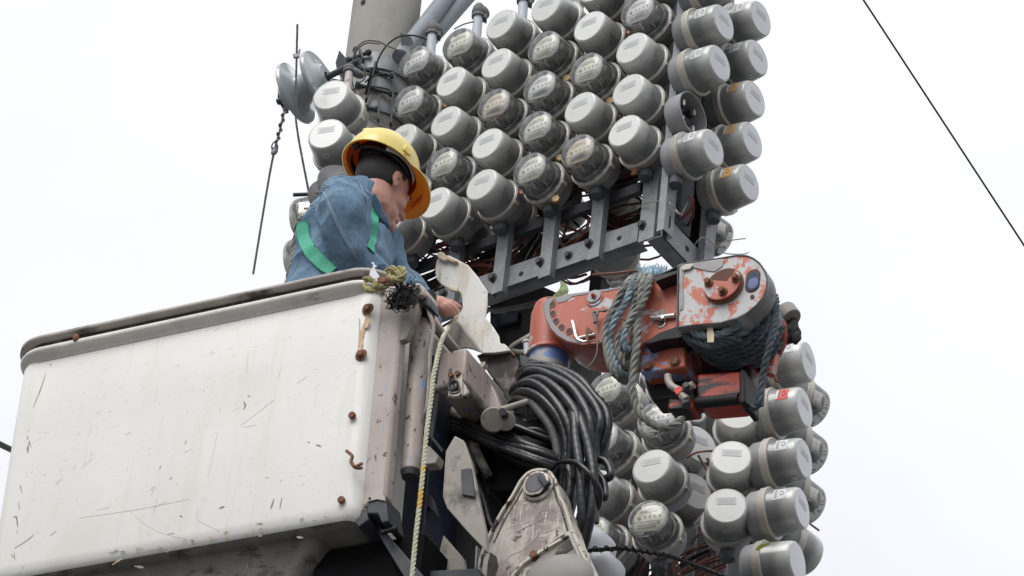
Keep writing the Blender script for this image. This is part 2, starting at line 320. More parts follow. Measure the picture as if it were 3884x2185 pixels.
def hexbolt(bm, c, n, r, h=.008, mi=0): disc(bm, c, n, r*1.45, h*.3, mi, 16); disc(bm, c+n*h*.3, n, r, h, mi, 6)
def ellipsoid(bm, c, X, Y, Z, u=16, v=10, mi=0):
    rows = []
    for j in range(v+1):
        t = PI*j/v
        if j in (0, v): rows.append([bm.verts.new(c+Z*math.cos(t))]); continue
        rows.append([bm.verts.new(c+Z*math.cos(t)+(X*math.cos(2*PI*k/u)+Y*math.sin(2*PI*k/u))*math.sin(t)) for k in range(u)])
    for j in range(v):
        a, b = rows[j], rows[j+1]
        for k in range(u):
            k2 = (k+1) % u
            vs = (a[0], b[k], b[k2]) if len(a) == 1 else ((a[k], b[0], a[k2]) if len(b) == 1 else (a[k], b[k], b[k2], a[k2]))
            f = bm.faces.new(vs); f.material_index = mi
def remesh(o, vox, smooth=4):
    m = o.modifiers.new('remesh', 'REMESH'); m.mode = 'VOXEL'; m.voxel_size = vox; m.use_smooth_shade = True
    if smooth: s = o.modifiers.new('smooth', 'SMOOTH'); s.iterations = smooth; s.factor = .6
def structure(o): o['kind'] = 'structure'; return o

# ------------------------------------------------------------------ ground
bm = B(); bmesh.ops.create_grid(bm, x_segments=8, y_segments=8, size=900)
structure(part('ground', bm, 'ground', None))

# ------------------------------------------------------------------ electricity meters
def cone_r(h): return .0765-(h-.073)*.075
def patch(bm, a0, a1, h0, h1, lift, mi=0, n=8, th=.0008):
    """curved sheet lying on the cover wall between two angles (degrees, 0 = right, 90 = top)"""
    for (r0, flip) in ((lift+th, 0),):
        va = [[bm.verts.new(V((math.cos(rad(a0+(a1-a0)*k/n))*(cone_r(h)+r0), -h, math.sin(rad(a0+(a1-a0)*k/n))*(cone_r(h)+r0)))) for h in (h0, h1)] for k in range(n+1)]
        vb = [[bm.verts.new(V((math.cos(rad(a0+(a1-a0)*k/n))*(cone_r(h)+lift), -h, math.sin(rad(a0+(a1-a0)*k/n))*(cone_r(h)+lift)))) for h in (h0, h1)] for k in range(n+1)]
        for k in range(n):
            for f in (bm.faces.new((va[k][0], va[k+1][0], va[k+1][1], va[k][1])), bm.faces.new((vb[k][0], va[k][0], va[k][1], vb[k][1])) if k == 0 else None,
                      bm.faces.new((va[k][0], vb[k][0], vb[k+1][0], va[k+1][0])), bm.faces.new((va[k][1], va[k+1][1], vb[k+1][1], vb[k][1]))):
                if f: f.material_index = mi
MM = {}
def mm(key, fn):
    if key not in MM: MM[key] = fn()
    return MM[key]
def L(name, key, fn, root, z=0, parent=None):
    me = mm(key, fn); o = bpy.data.objects.new(name, me); COL.objects.link(o); o.parent = parent or root; return o
def m_socket(mt, hub):
    def f():
        bm = B(); lathe(bm, [(0, 0), (.058, 0), (.072, .006), (.079, .018), (.0805, .055), (.0805, .058)], 40)
        if hub: pass
        return to_mesh('socket', bm, mt)
    return f
def m_open():
    bm = B(); lathe(bm, [(0, 0), (.058, 0), (.072, .006), (.079, .018), (.0805, .072), (.0825, .074), (.0825, .078), (.0775, .078), (.076, .012), (0, .011)], 40)
    return to_mesh('socket', bm, 'socket')
def m_jaws():
    bm = B()
    for sx in (-1, 1):
        for sz in (-1, 1):
            box(bm, V((sx*.032, -.03, sz*.036)), V((.012, 0, 0)), V((0, .02, 0)), V((0, 0, .009)), 1)
            box(bm, V((sx*.032, -.054, sz*.036)), V((.006, 0, 0)), V((0, .006, 0)), V((0, 0, .011)), 0)
    box(bm, V((0, -.025, 0)), V((.05, 0, 0)), V((0, .014, 0)), V((0, 0, .012)), 1)
    return to_mesh('contact_jaw', bm, ['mechmetal', 'mech'])
def m_hub():
    bm = B(); cyl(bm, V((0, -.035, -.070)), V((0, -.035, -.092)), .026, .023); cyl(bm, V((0, -.035, -.092)), V((0, -.035, -.112)), .027, .024)
    return to_mesh('hub', bm, 'hub')
def m_ring():
    bm = B(); lathe(bm, [(.079, .052), (.0835, .053), (.0855, .056), (.0850, .070), (.0870, .073), (.0870, .077), (.0845, .080), (.079, .079), (.076, .075)], 44)
    box(bm, V((.080, -.066, -.030)), V((.004, 0, 0)), V((0, .011, 0)), V((0, 0, .007)))
    return to_mesh('ring', bm, 'ring')
def m_cover(lip, wall):
    def f():
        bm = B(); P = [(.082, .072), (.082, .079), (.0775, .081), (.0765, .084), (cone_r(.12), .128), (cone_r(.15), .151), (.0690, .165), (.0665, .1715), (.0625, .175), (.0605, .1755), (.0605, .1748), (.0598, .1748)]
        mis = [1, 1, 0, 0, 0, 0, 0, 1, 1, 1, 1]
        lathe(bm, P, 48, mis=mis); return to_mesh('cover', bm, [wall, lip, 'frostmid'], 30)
    return f
def m_face(mt):
    def f():
        bm = B(); lathe(bm, [(.0598, .1735), (.0598, .1752), (.03, .1757), (0, .1758)], 40); return to_mesh('cover_front', bm, mt)
    return f
def m_lcd():
    bm = B(); box(bm, V((0, -.1762, .018)), V((.030, 0, 0)), V((0, .0006, 0)), V((0, 0, .0125)))
    for i in range(6):
        x = -.019+i*.0075; box(bm, V((x, -.1770, .018)), V((.0020, 0, 0)), V((0, .0003, 0)), V((0, 0, .0052)), 1)
    return to_mesh('display', bm, ['lcd', 'lcddark'])
def m_reset():
    bm = B(); P = [V((-.009, -.158, -.0735)), V((-.009, -.146, -.0755)), V((0, -.138, -.0775)), V((.009, -.146, -.0755)), V((.009, -.158, -.0735))]
    tube(bm, smooth_path(P, 5), .0017, 6); disc(bm, V((0, -.152, -.072)), V((0, 0, -1)), .0045, .003)
    return to_mesh('reset_loop', bm, 'frost')
def m_spec(): bm = B(); patch(bm, -26, 6, .092, .132, .0003); return to_mesh('spec_label', bm, 'speclabel')
def m_sticker(back, dark=False):
    def f():
        bm = B(); patch(bm, 146, 184, .104, .146, .0004, 0); patch(bm, 151, 179, .108, .118, .0014, 1, th=.0004)
        a = rad(165); c = V((math.cos(a)*(cone_r(.132)+.0022), -.132, math.sin(a)*(cone_r(.132)+.0022))); n = V((math.cos(a), 0, math.sin(a))); t = n.cross(V((0, 1, 0)))
        tube(bm, [c+t*math.cos(2*PI*k/14)*.0085+V((0, 1, 0))*math.sin(2*PI*k/14)*.0075 for k in range(14)], .0009, 4, 1, closed=True)
        if back != 'stickerwhite': patch(bm, 149, 181, .1055, .1125, .0018, 2, th=.0004)
        return to_mesh('sticker', bm, [back, 'ink' if back == 'stickerred' else 'inksoft', 'stickerwhite'])
    return f
def m_glass():
    bm = B(); P = [(.083, .072), (.083, .079), (.0785, .081), (.0775, .084), (cone_r(.12), .12), (cone_r(.15), .15), (.0690, .161), (.0650, .170), (.0580, .1765), (.045, .179), (.02, .180), (0, .1802)]
    lathe(bm, P, 44, mis=[1, 1, 1, 0, 0, 0, 1, 1, 0, 0, 0]); return to_mesh('cover', bm, ['glass', 'glassrim'])
def m_dial(mt, cut=-.020):
    def f():
        bm = B(); r = .0600; a0 = math.asin(cut/r); pts = []
        n = 26
        for k in range(n+1):
            a = a0+(PI-2*a0)*k/n; pts.append(V((math.cos(a)*r, -.150, math.sin(a)*r)))
        pts += [V((-.050, -.150, cut-.016)), V((.034, -.150, cut-.022)), V((.05, -.150, cut-.010))]
        prism(bm, pts, V((0, .0015, 0))); return to_mesh('dial_plate', bm, mt)
    return f
def m_print(bar=False):
    def f():
        bm = B(); y = -.1508; D = V((0, -1, 0))
        disc(bm, V((-.036, y, .012)), D, .0065, .0005, 0, 14)
        for i in range(4): disc(bm, V((-.016+i*.0165, y, .016)), D, .0048, .0005, 1, 12)
        for i in range(4): box(bm, V((-.016+i*.0165, y-.0009, .016+.002)), V((.0008, 0, 0)), V((0, .0003, 0)), V((0, 0, .0036)), 0)
        box(bm, V((0, y, -.002)), V((.054, 0, 0)), V((0, .0004, 0)), V((0, 0, .0007)), 0)
        for z, wd in ((.036, .030), (.044, .018), (-.012, .036), (-.019, .030), (-.026, .034)): box(bm, V((-.006, y, z)), V((wd, 0, 0)), V((0, .0004, 0)), V((0, 0, .0011)), 1)
        disc(bm, V((.034, y, -.010)), D, .005, .0006, 0, 12)
        if bar:
            for i in range(14): box(bm, V((-.034+i*.0050, y-.0007, -.016)), V((.0012 if i % 3 else .002, 0, 0)), V((0, .0004, 0)), V((0, 0, .0085)), 0)
        return to_mesh('dial_print', bm, ['ink', 'inksoft'])
    return f
def m_mech():
    bm = B(); lathe(bm, [(0, .080), (.069, .080), (.069, .086), (.060, .088), (.060, .094), (0, .094)], 30)
    box(bm, V((0, -.112, .006)), V((.046, 0, 0)), V((0, .022, 0)), V((0, 0, .036)))
    box(bm, V((0, -.130, -.020)), V((.040, 0, 0)), V((0, .018, 0)), V((0, 0, .018)))
    cyl(bm, V((-.045, -.118, -.008)), V((.045, -.118, -.008)), .012, mi=0)
    return to_mesh('mechanism', bm, 'mech')
def m_frame():
    bm = B()
    for s in (-1, 1):
        box(bm, V((s*.049, -.122, .0)), V((.0015, 0, 0)), V((0, .026, 0)), V((0, 0, .030)))
        box(bm, V((s*.028, -.136, -.042)), V((.012, 0, 0)), V((0, .010, 0)), V((0, 0, .002)))
        cyl(bm, V((s*.034, -.148, -.030)), V((s*.034, -.100, -.046)), .0035, sides=8)
    cyl(bm, V((.0, -.146, -.044)), V((.0, -.118, -.056)), .006, sides=10)
    lathe(bm, [(.066, .092), (.0685, .094), (.066, .096)], 30)
    box(bm, V((-.022, -.128, -.046)), V((.018, 0, 0)), V((0, .010, 0)), V((0, 0, .005)))
    for q in (.012, .030, .044): box(bm, V((q, -.126, -.048+q*.35)), V((.0022, 0, 0)), V((0, .018, 0)), V((0, 0, .003)))
    box(bm, V((.054, -.112, .012)), V((.002, 0, 0)), V((0, .014, 0)), V((0, 0, .012)))
    return to_mesh('metal_frame', bm, 'mechmetal')
def m_seal():
    bm = B(); c = V((-.020, -.072, -.098)); box(bm, c, V((.0085, .002, 0)), V((0, .0025, 0)), V((.002, 0, .014)))
    tube(bm, smooth_path([V((-.024, -.070, -.078)), c+V((-.006, 0, .014)), c+V((.004, 0, .016)), V((-.012, -.072, -.080))], 4), .0009, 5)
    return to_mesh('seal_tag', bm, 'sealcopper')
def m_sealr():
    bm = B(); c = V((.100, -.062, .012)); box(bm, c, V((.014, .004, 0)), V((0, .002, 0)), V((-.003, 0, .007)))
    cyl(bm, V((.086, -.062, .006)), c, .001, sides=5); return to_mesh('seal_tag', bm, 'sealcopper')
def m_lock():
    bm = B(); c = V((.050, -.070, -.094)); lathe(bm, [(0, -.008), (.013, -.008), (.0165, -.004), (.0165, .004), (.013, .008), (0, .008)], 16, O=c, ax=V((.3, -.7, 0)))
    tube(bm, smooth_path([c+V((-.007, 0, .010)), c+V((-.006, .002, .024)), c+V((.006, .002, .024)), c+V((.007, 0, .010))], 4), .0022, 6)
    return to_mesh('padlock', bm, 'brass')
def m_tag():
    bm = B(); c = V((.092, -.070, -.012)); box(bm, c, V((.010, .004, 0)), V((0, .0012, 0)), V((-.004, 0, .018))); box(bm, c+V((-.006, -.002, .028)), V((.006, 0, 0)), V((0, .004, 0)), V((0, 0, .007)))
    return to_mesh('seal_tag', bm, 'ring')
NM = [0]
def meter(kind, face, rz, label, group, socket='socket', hub=False, extras=(), sc=1.09):
    """face = point at the centre of the cover front, rz = turn (0 faces the camera, positive turns it to the right)"""
    a = rad(rz); outv = V((math.sin(a), -math.cos(a), 0)); loc = face-outv*.1755*sc
    NM[0] += 1; rng = random.Random(NM[0]*13)
    r = thing('electricity_meter', loc, label, 'electricity meter', group, a)
    r.scale = (sc, sc, sc); r.rotation_euler = (rad(rng.uniform(-1.0, 1.0)), rad(rng.uniform(-3.5, 3.5)), a+rad(rng.uniform(-1.0, 1.0)))
    L('socket', 'soc'+socket, m_socket(socket, hub), r) if kind != 'open' else L('socket', 'open', m_open, r)
    if hub: L('hub', 'hub', m_hub, r)
    if kind == 'open': L('contact_jaw', 'jaws', m_jaws, r); return r
    L('ring', 'ring', m_ring, r)
    if kind in ('frosted', 'coolfrosted'):
        c = L('cover', 'cov', m_cover('frostlip', 'frost'), r)
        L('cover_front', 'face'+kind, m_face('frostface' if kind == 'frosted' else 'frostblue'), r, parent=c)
        if 'nolcd' not in extras: L('display', 'lcd', m_lcd, r, parent=c)
        L('reset_loop', 'reset', m_reset, r, parent=c)
        if 'spec' in extras: L('spec_label', 'spec', m_spec, r, parent=c)
    else:
        L('cover', 'glass', m_glass, r)
        dm = {'clear': 'dialyellow', 'clearwhite': 'dialwhite', 'clearpeach': 'dialorange'}[kind]
        d = L('dial_plate', 'dial'+dm, m_dial(dm), r); bar = kind == 'clearpeach' or 'bar' in extras
        L('dial_print', 'print%d' % bar, m_print(bar), r, parent=d)
        L('mechanism', 'mech', m_mech, r); L('metal_frame', 'mfr', m_frame, r)
    for e in extras:
        if e.startswith('sticker'): L('sticker', e, m_sticker(e), r)
    if 'seal' in extras: L('seal_tag', 'seal', m_seal, r)
    if 'sealr' in extras: L('seal_tag', 'sealr', m_sealr, r)
    if 'lock' in extras: L('padlock', 'lock', m_lock, r)
    if 'tag' in extras: L('seal_tag', 'tag', m_tag, r)
    return r

PHI = 40.14
pf = V((math.cos(rad(PHI)), -math.sin(rad(PHI)), 0)); nf = V((-math.sin(rad(PHI)), -math.cos(rad(PHI)), 0)); qf = -nf
FA = V((.3425, 11.747, 11.490)); SA = V((.675, 11.650, 11.386))
SH, SS = .2202, .2343
G1 = 'meters in rows on the front of the upper rack'; G2 = 'meters on the side of the upper rack'
G3 = 'meters of the lower cluster'; G4 = 'meters seen from behind inside the racks'; G5 = 'pair of meters left of the concrete pole'
ordn = ['first', 'second', 'third', 'fourth', 'fifth']
fr_cols = [  # column index from the rack corner: list of (row, kind, extras)
 (0, 'front corner column', [(-1, 'frosted', ()), (0, 'clearwhite', ()), (1, 'frosted', ('spec', 'seal')), (2, 'frosted', ('spec',)), (3, 'frosted', ('spec', 'seal'))]),
 (-1, 'second front column from the corner', [(-1, 'frosted', ()), (0, 'frosted', ('spec', 'sealr')), (1, 'clear', ('lock',)), (2, 'frosted', ('spec',)), (3, 'clearpeach', ())]),
 (-2, 'third front column from the corner', [(-1, 'frosted', ('spec',)), (0, 'clear', ('lock',)), (1, 'clearwhite', ('bar',)), (2, 'clear', ('lock',)), (3, 'clear', ('lock',))]),
 (-3, 'fourth front column from the corner', [(-1, 'frosted', ('spec',)), (0, 'frosted', ('spec',)), (1, 'clearpeach', ()), (2, 'frosted', ('spec',)), (3, 'frosted', ('spec', 'sealr'))]),
 (-4, 'fifth front column from the corner', [(-1, 'clear', ()), (0, 'frosted', ('spec',)), (1, 'frosted', ('spec',)), (2, 'clear', ()), (3, 'frosted', ('spec',))]),
 (-5, 'front column nearest the pole', [(-1, 'clearwhite', ()), (0, 'clearwhite', ('sealr',)), (1, 'frosted', ('spec',)), (2, 'frosted', ()), (3, 'frosted', ('spec',))])]
kd = {'frosted': 'frosted meter', 'clear': 'clear meter with yellowish dial', 'clearwhite': 'clear meter with white dial', 'clearpeach': 'clear meter with peach dial', 'coolfrosted': 'frosted meter', 'open': 'empty open meter socket'}
for ci, cn, rows in fr_cols:
    for k, (r, kind, ex) in enumerate(rows):
        P = FA+pf*(ci*SH)+V((0, 0, -.2*r))
        meter(kind, P, -PHI, '%s, %s down in the %s' % (kd[kind], ordn[k], cn), G1, 'socket', r == 3, ex)
for ci, cn, rows in [
 (0, 'inner side column', [(-1, 'coolfrosted', ()), (0, 'coolfrosted', ('stickerwhite',)), (1, 'coolfrosted', ('stickerwhite',)), (2, 'open', ()), (3, 'coolfrosted', ('stickerwhite',))]),
 (1, 'upper right edge column', [(-1, 'coolfrosted', ('stickerwhite',)), (0, 'coolfrosted', ('stickerwhite',)), (1, 'coolfrosted', ('stickerorange',)), (2, 'coolfrosted', ('stickerorange',)), (3, 'coolfrosted', ('stickerorange',))])]:
    for k, (r, kind, ex) in enumerate(rows):
        P = SA+qf*(ci*SS)+V((0, 0, -.2*r))
        xs = ' with orange sticker' if 'stickerorange' in ex else ''
        meter(kind, P, 90-PHI, '%s%s, %s down in the %s' % (kd[kind], xs, ordn[k], cn), G2, 'socket', r == 3, ex)
meter('frosted', at(*zA(733, 745), 15.2), -24, 'frosted meter below the grey insulator, above its twin by the pole', G5, 'socket', False, ())
meter('frosted', at(*zA(690, 1055), 15.05), -24, 'frosted meter left of the yellow helmet, below its twin', G5, 'socket', True, ('sealr',))
# lower cluster: column name, turn, list of (zF px, zF py, depth, kind, extras)
for cn, rz, sk, rows in [
 ('lower column facing us', -9, 'socketlight', [(1262, 55, 13.62, 'frosted', ()), (1208, 372, 13.5, 'frosted', ('nolcd',)), (1166, 678, 13.38, 'frosted', ()), (1128, 985, 13.26, 'frosted', ('tag',))]),
 ('lower column right of the hoses', -27, 'socketlight', [(690, 82, 13.74, 'frosted', ()), (668, 410, 13.62, 'clearwhite', ()), (643, 730, 13.5, 'frosted', ('spec',)), (603, 1062, 13.38, 'clear', ())]),
 ('lower column touching the hoses', -41, 'socket', [(318, 218, 13.9, 'clear', ()), (290, 545, 13.78, 'clearwhite', ()), (268, 868, 13.66, 'frosted', ('spec',)), (236, 1165, 13.54, 'clear', ())]),
 ('column behind the blue pipe', -50, 'socket', [(-170, 140, 14.25, 'clearwhite', ()), (85, 345, 14.15, 'clearwhite', ())]),
 ('right outer lower column', 60, 'socket', [(1668, 42, 13.62, 'coolfrosted', ('stickerwhite',)), (1645, 352, 13.5, 'coolfrosted', ('stickerred',)), (1643, 680, 13.38, 'coolfrosted', ('stickerwhite',)), (1626, 1005, 13.26, 'coolfrosted', ('stickerwhite',)), (1600, 1355, 13.14, 'coolfrosted', ('nolcd',))]),
 ('hindmost lower column', 128, 'socket', [(1725, 365, 13.95, 'clearwhite', ()), (1712, 680, 13.83, 'clearwhite', ()), (1698, 1000, 13.71, 'clearwhite', ()), (1675, 1330, 13.59, 'frosted', ())])]:
    for k, (x, y, d, kind, ex) in enumerate(rows):
        xs = ' with a red sticker' if 'stickerred' in ex else ''
        hb = (cn.startswith('lower column facing us') and k == 3) or (cn.startswith('lower column right') and k == 3)
        meter(kind, at(*zF(x, y), d), rz, '%s%s, %s down in the %s' % (kd[kind], xs, ordn[k], cn), G3, sk, hb, ex, 1.04)
# backs of meters on the far sides
for (xy, d, rz, kind, lab) in [
 (zD(820, 395), 15.75, 150, 'frosted', 'meter seen from behind among the wires above the left strut'), (zD(1180, 470), 15.75, 150, 'frosted', 'meter seen from behind between the two middle struts'),
 (zD(1560, 180), 15.8, 150, 'frosted', 'meter seen from behind under the rack corner column'), (zD(1610, 430), 15.7, 150, 'frosted', 'meter seen from behind just left of the corner strut'),
 (zD(830, 610), 15.65, 150, 'frosted', 'low meter seen from behind above the front beam'), (zE(800, 250), 15.3, 160, 'clearwhite', 'meter hanging below the beam behind the frayed blue rope'),
 (zR(1560, 760), 15.75, 125, 'clearwhite', 'clear meter seen from behind right of the side strut'), (zR(1080, 330), 15.9, 140, 'frosted', 'dark meter seen from behind between corner strut and side post'),
 ((1118, 830), 15.6, -110, 'clearwhite', 'clear meter edge behind the worker, upper of two'), ((1095, 985), 15.5, -110, 'clearwhite', 'clear meter edge behind the worker, lower of two'),
 (zB(40, 1520), 15.8, 150, 'frosted', 'meter seen from behind left of the broken white cover'), (zF(950, 585), 13.95, 25, 'frosted', 'dark meter set back between two lower columns, upper'),
 (zF(905, 330), 14.4, 30, 'frosted', 'dark meter set back under the red winch'), (zF(930, 900), 13.85, 25, 'frosted', 'dark meter set back between two lower columns, lower')]:
    meter(kind, at(*xy, d), rz, lab, G4, 'socket' if kind != 'frosted' else 'socket')

# ------------------------------------------------------------------ upper rack
OF = FA-nf*.1755-V((0, 0, 0)); PF = Plane(OF, PHI)
ns_ = V((math.cos(rad(PHI)), -math.sin(rad(PHI)), 0)); OS = SA-ns_*.1755; PS = Plane(OS, PHI-90)
up = V((0, 0, 1))
rk = thing('meter_rack', PF(zD(1757, 640)), 'grey galvanised steel rack carrying the upper block of meters', 'steel rack')
bm = B(); prism(bm, [PF(zD(*p), .03) for p in ((-300, 1188), (1700, 498), (1690, 652), (-300, 1350))], qf*.008)
bl, br = PF(zD(-300, 1350), .03), PF(zD(1690, 652), .03)
prism(bm, [bl+qf*.008, br+qf*.008, br+qf*.07, bl+qf*.07], up*.006)
part('front_beam', bm, 'galv', rk, bevel=.002)
bm = B(); prism(bm, [PS(zR(*p), .03) for p in ((575, 255), (1230, 950), (1500, 1620), (575, 665))][:0] or [PS(zR(*p), .03) for p in ((575, 262), (1500, 1245), (1500, 1640), (575, 665))], -ns_*.008)
a, b_ = PS(zR(575, 665), .03), PS(zR(1500, 1640), .03)
prism(bm, [a-ns_*.008, b_-ns_*.008, b_-ns_*.07, a-ns_*.07], up*.006)
part('side_beam', bm, 'galv', rk, bevel=.002)
def strut(pl, xy, nv, pv, hw=.026, top=1.7, down=0, dep=.028, mtl='galv'):
    b = pl(xy, 0)-up*down; bm = B(); h = up*(top+down); 
    # channel: web in front and two side flanges
    prism(bm, [b-pv*hw, b+pv*hw, b+pv*hw+h, b-pv*hw+h], -nv*.003)
    for s in (-1, 1): prism(bm, [b+pv*(s*hw)-nv*.003, b+pv*(s*(hw-.003))-nv*.003, b+pv*(s*(hw-.003))-nv*.003+h, b+pv*(s*hw)-nv*.003+h], -nv*dep)
    return part('strut', bm, mtl, rk), b
for i, (x, y) in enumerate([(1757, 640), (1340, 785), (957, 930), (585, 1055), (200, 1180), (-190, 1300)]):
    o, b = strut(PF, zD(x, y), nf, pf, .034 if i == 0 else .027, top=(1.55, 1.55, 1.5, 1.28, 1.12, 1.0)[i])
    c = PF(zD(x-22, y-118), -.001); bm = B(); tube(bm, [c+nf*.0, c+nf*.0015], .0001, 4)
    bm.free(); bm = B(); disc(bm, c-up*.018, nf, .0085, .0012, 0, 12); disc(bm, c+up*.012, nf, .0085, .0012, 0, 12); box(bm, c-up*.003+nf*.0006, pf*.0085, nf*.0006, up*.016)
    part('slot', bm, 'black', rk); bm = B(); hexbolt(bm, c-pf*.004, nf, .013, .012); part('bolt', bm, 'zincbolt', rk)
for (x, y) in ((1155, 765),): bm = B(); hexbolt(bm, PF(zD(x, y), .03), nf, .012, .012); part('bolt', bm, 'zincbolt', rk)
for (x, y) in ((780, 908), (1550, 628)): bm = B(); disc(bm, PF(zD(x, y), .03), nf, .011, .001, 0, 16); part('bolt_hole', bm, 'black', rk)
for i, (x, y) in enumerate([(665, 625), (1322, 1180)]):
    o, b = strut(PS, zR(x, y), ns_, qf, .030, top=1.6+.1*i)
    if i == 0: bm = B(); c = PS(zR(693, 440), -.001); box(bm, c, qf*.004, ns_*.001, up*.026); part('slot', bm, 'black', rk)
bm = B(); disc(bm, PS(zR(975, 880), .03), ns_, .012, .001); part('bolt_hole', bm, 'black', rk)
# corner post and inner posts, dark
cp = PF(zD(1878, 600), .035)
bm = B(); box(bm, cp+up*.80, pf*.028, qf*.004, up*.80); box(bm, cp+up*.8+pf*.028+qf*.03, pf*.004, qf*.03, up*.8); part('corner_post', bm, 'galvdark', rk)
cq = PF(zD(1960, 600), .20)
bm = B(); box(bm, cq+up*.95, pf*.05, qf*.05, up*.95); part('inner_post', bm, 'galvdark', rk)  # dark tone stands for the shade inside the rack corner
bm = B(); c = PS(zR(1150, 900), .12); box(bm, c+up*.7, qf*.03, ns_*.03, up*.9); part('inner_post', bm, 'black', rk)
bm = B(); c = PF(zE(645, 330), .30); box(bm, c+up*.1, pf*.028, qf*.028, up*.7); part('inner_post', bm, 'black', rk)
for zz_ in (.25, .75, 1.2):  # dark rails added to close sky gaps behind the meters
    for off in (.045,):
        a = PF(zD(-300, 1350), off)+up*zz_; b = PF(zD(1690, 652), off)+up*zz_; bm = B(); box(bm, (a+b)/2, (b-a)/2, qf*.012, up*.022); part('cross_rail', bm, 'galvdark', rk)
a = PF(zD(1600, 620), .34); bm = B(); box(bm, a-pf*.6+up*.02, pf*.66, qf*.02, up*.03); part('cross_rail', bm, 'galvdark', rk)
for off in (.75,):
    a = PF(zD(-300, 1350), off)+up*.1; b = PF(zD(1690, 652), off)+up*.1; bm = B(); box(bm, (a+b)/2, (b-a)/2, qf*.03, up*.035); part('rear_beam', bm, 'black', rk)
# dark steel box hanging under the rack
ub = thing('junction_box', PF(zD(760, 1500), .25), 'black steel box hanging in shade below the front beam', 'steel box')
bm = B(); prism(bm, [PF(zD(*p), .22) for p in ((530, 1130), (960, 1010), (1180, 1110), (960, 1180), (800, 1900), (560, 1900))], qf*.35); part('housing', bm, 'black', ub, bevel=.004)
bm = B(); prism(bm, [PF(zD(*p), .215) for p in ((560, 1270), (780, 1215), (770, 1300), (560, 1350))], -qf*.02); part('hinged_flap', bm, 'navy', ub, bevel=.002)
bm = B()
for k in range(7): cable(bm, [PF(zD(500+k*12, 1180+k*6), .12+k*.01), PF(zD(700, 1165+k*7), .1), PF(zD(900, 1120+k*9), .14)], .005, k % 2)
part('wiring', bm, ['wireblack', 'wiregrey'], ub)

for i in range(6):
    a = OF+pf*(-SH*(i+.5))+qf*.13; bm = B(); box(bm, a+up*(-.08+.0*i), pf*.075, qf*.02, up*.44); part('gap_backing', bm, 'black', rk)  # black boards added to keep sky out of the gaps between columns
# tangle of wires inside the upper rack (nobody could count it)
bm = B(); rng = random.Random(3)
def clampw(X, zlo=-.80):
    X.z = min(max(X.z, OF.z+zlo), OF.z+.3); u_ = (X-OF).dot(pf); v_ = min(max(u_, -6.3*SH), -.06); return X+pf*(v_-u_)
for k in range(34):
    a = rng.uniform(-6.0, -.1)*SH; z0 = rng.uniform(-.62, .1); d0 = rng.uniform(.10, .30); run = rng.choice((-1, 1, 1))*rng.uniform(.25, .75)
    ctl = [(0, 0, 0), (run*.25, rng.uniform(-.12, -.02), .02), (run*.6, rng.uniform(-.34, -.12), .04), (run, rng.uniform(-.5, -.05), .02)]
    if k % 3 == 0: ctl = [(0, -.02, 0), (run*.4, rng.uniform(-.08, .05), .03), (run*.8, rng.uniform(-.05, .10), .02), (run*1.2, rng.uniform(-.05, .2), 0)]
    m_ = rng.choice((0, 0, 0, 1, 2))
    for w_ in range(rng.randint(7, 14)):
        o = V((rng.gauss(0, .014), rng.gauss(0, .014), rng.gauss(0, .020))); f_ = rng.uniform(.7, 1.15)
        cable(bm, [clampw(OF+pf*(a+c_[0]*f_)+up*(z0+c_[1]*f_)+qf*(d0+c_[2])+o*(1+.8*n_*rng.uniform(.3, 1.3))) for n_, c_ in enumerate(ctl)], rng.uniform(.0032, .0060), m_ if rng.random() < .75 else rng.choice((0, 1, 2)), 5, 5)
for k in range(60):
    a = rng.uniform(-6.2, .1)*SH; z0 = rng.uniform(-.8, .3); P = OF+pf*a+up*z0+qf*rng.uniform(.12, .32); cable(bm, [clampw(P), clampw(P+pf*rng.uniform(-.1, .1)+up*.12), clampw(P+pf*rng.uniform(-.2, .2)+up*rng.uniform(.1, .4))], .005, rng.choice((0, 2)), 5, 5)
tw = solo('wire_tangle', bm, ['wirebrown', 'wirered', 'wireblack'], 'dense tangle of brown and red insulated wires inside the upper rack', 'wires'); tw['kind'] = 'stuff'
def wire(pts, r, m, lab, cat='wire', group=None, name='wire', n=8):
    bm = B(); cable(bm, pts, r, 0, n); return solo(name, bm, m, lab, cat, group)
wg = 'red-brown wires inside the upper rack'
wire([PF(zD(1040, 760), .15), PF(zD(1200, 660), .12), PF(zD(1290, 560), .13), PF(zD(1310, 480), .15)], .0055, 'wirered', 'red-brown wire curving up between the two right front struts', group=wg)
wire([PF(zD(720, 700), .16), PF(zD(820, 620), .12), PF(zD(900, 560), .12), PF(zD(960, 520), .15)], .0065, 'wirered', 'thick red wire rising left of the middle strut', group=wg)
wire([PF(zD(1090, 520), .14), PF(zD(1180, 560), .12), PF(zD(1260, 585), .14)], .0055, 'wirered', 'short red wire dipping between middle struts', group=wg)
wire([PF(zD(340, 860), .1), PF(zD(450, 838), .09), PF(zD(560, 850), .1)], .006, 'wirered', 'straight red wire just above the front beam behind the broken cover', group=wg)
wire([PF(zD(400, 825), .12), PF(zD(520, 800), .1), PF(zD(640, 815), .1), PF(zD(760, 840), .14)], .0045, 'wirebrown', 'brown wire arching above the front beam left end', group=wg)
wire([at(*zR(1000, 0), 14.95), at(*zR(1065, 90), 14.95), at(*zR(1040, 230), 14.97), at(*zR(900, 370), 15.0), at(*zR(780, 450), 15.05)], .0055, 'wirered', 'pinkish red cable looping from the side meter into the corner')
wire([at(*zR(1085, 60), 15.1), at(*zR(1080, 300), 15.1), at(*zR(1000, 480), 15.15), at(*zR(930, 640), 15.2)], .0045, 'wirered', 'thin red cable dropping behind the side beam')
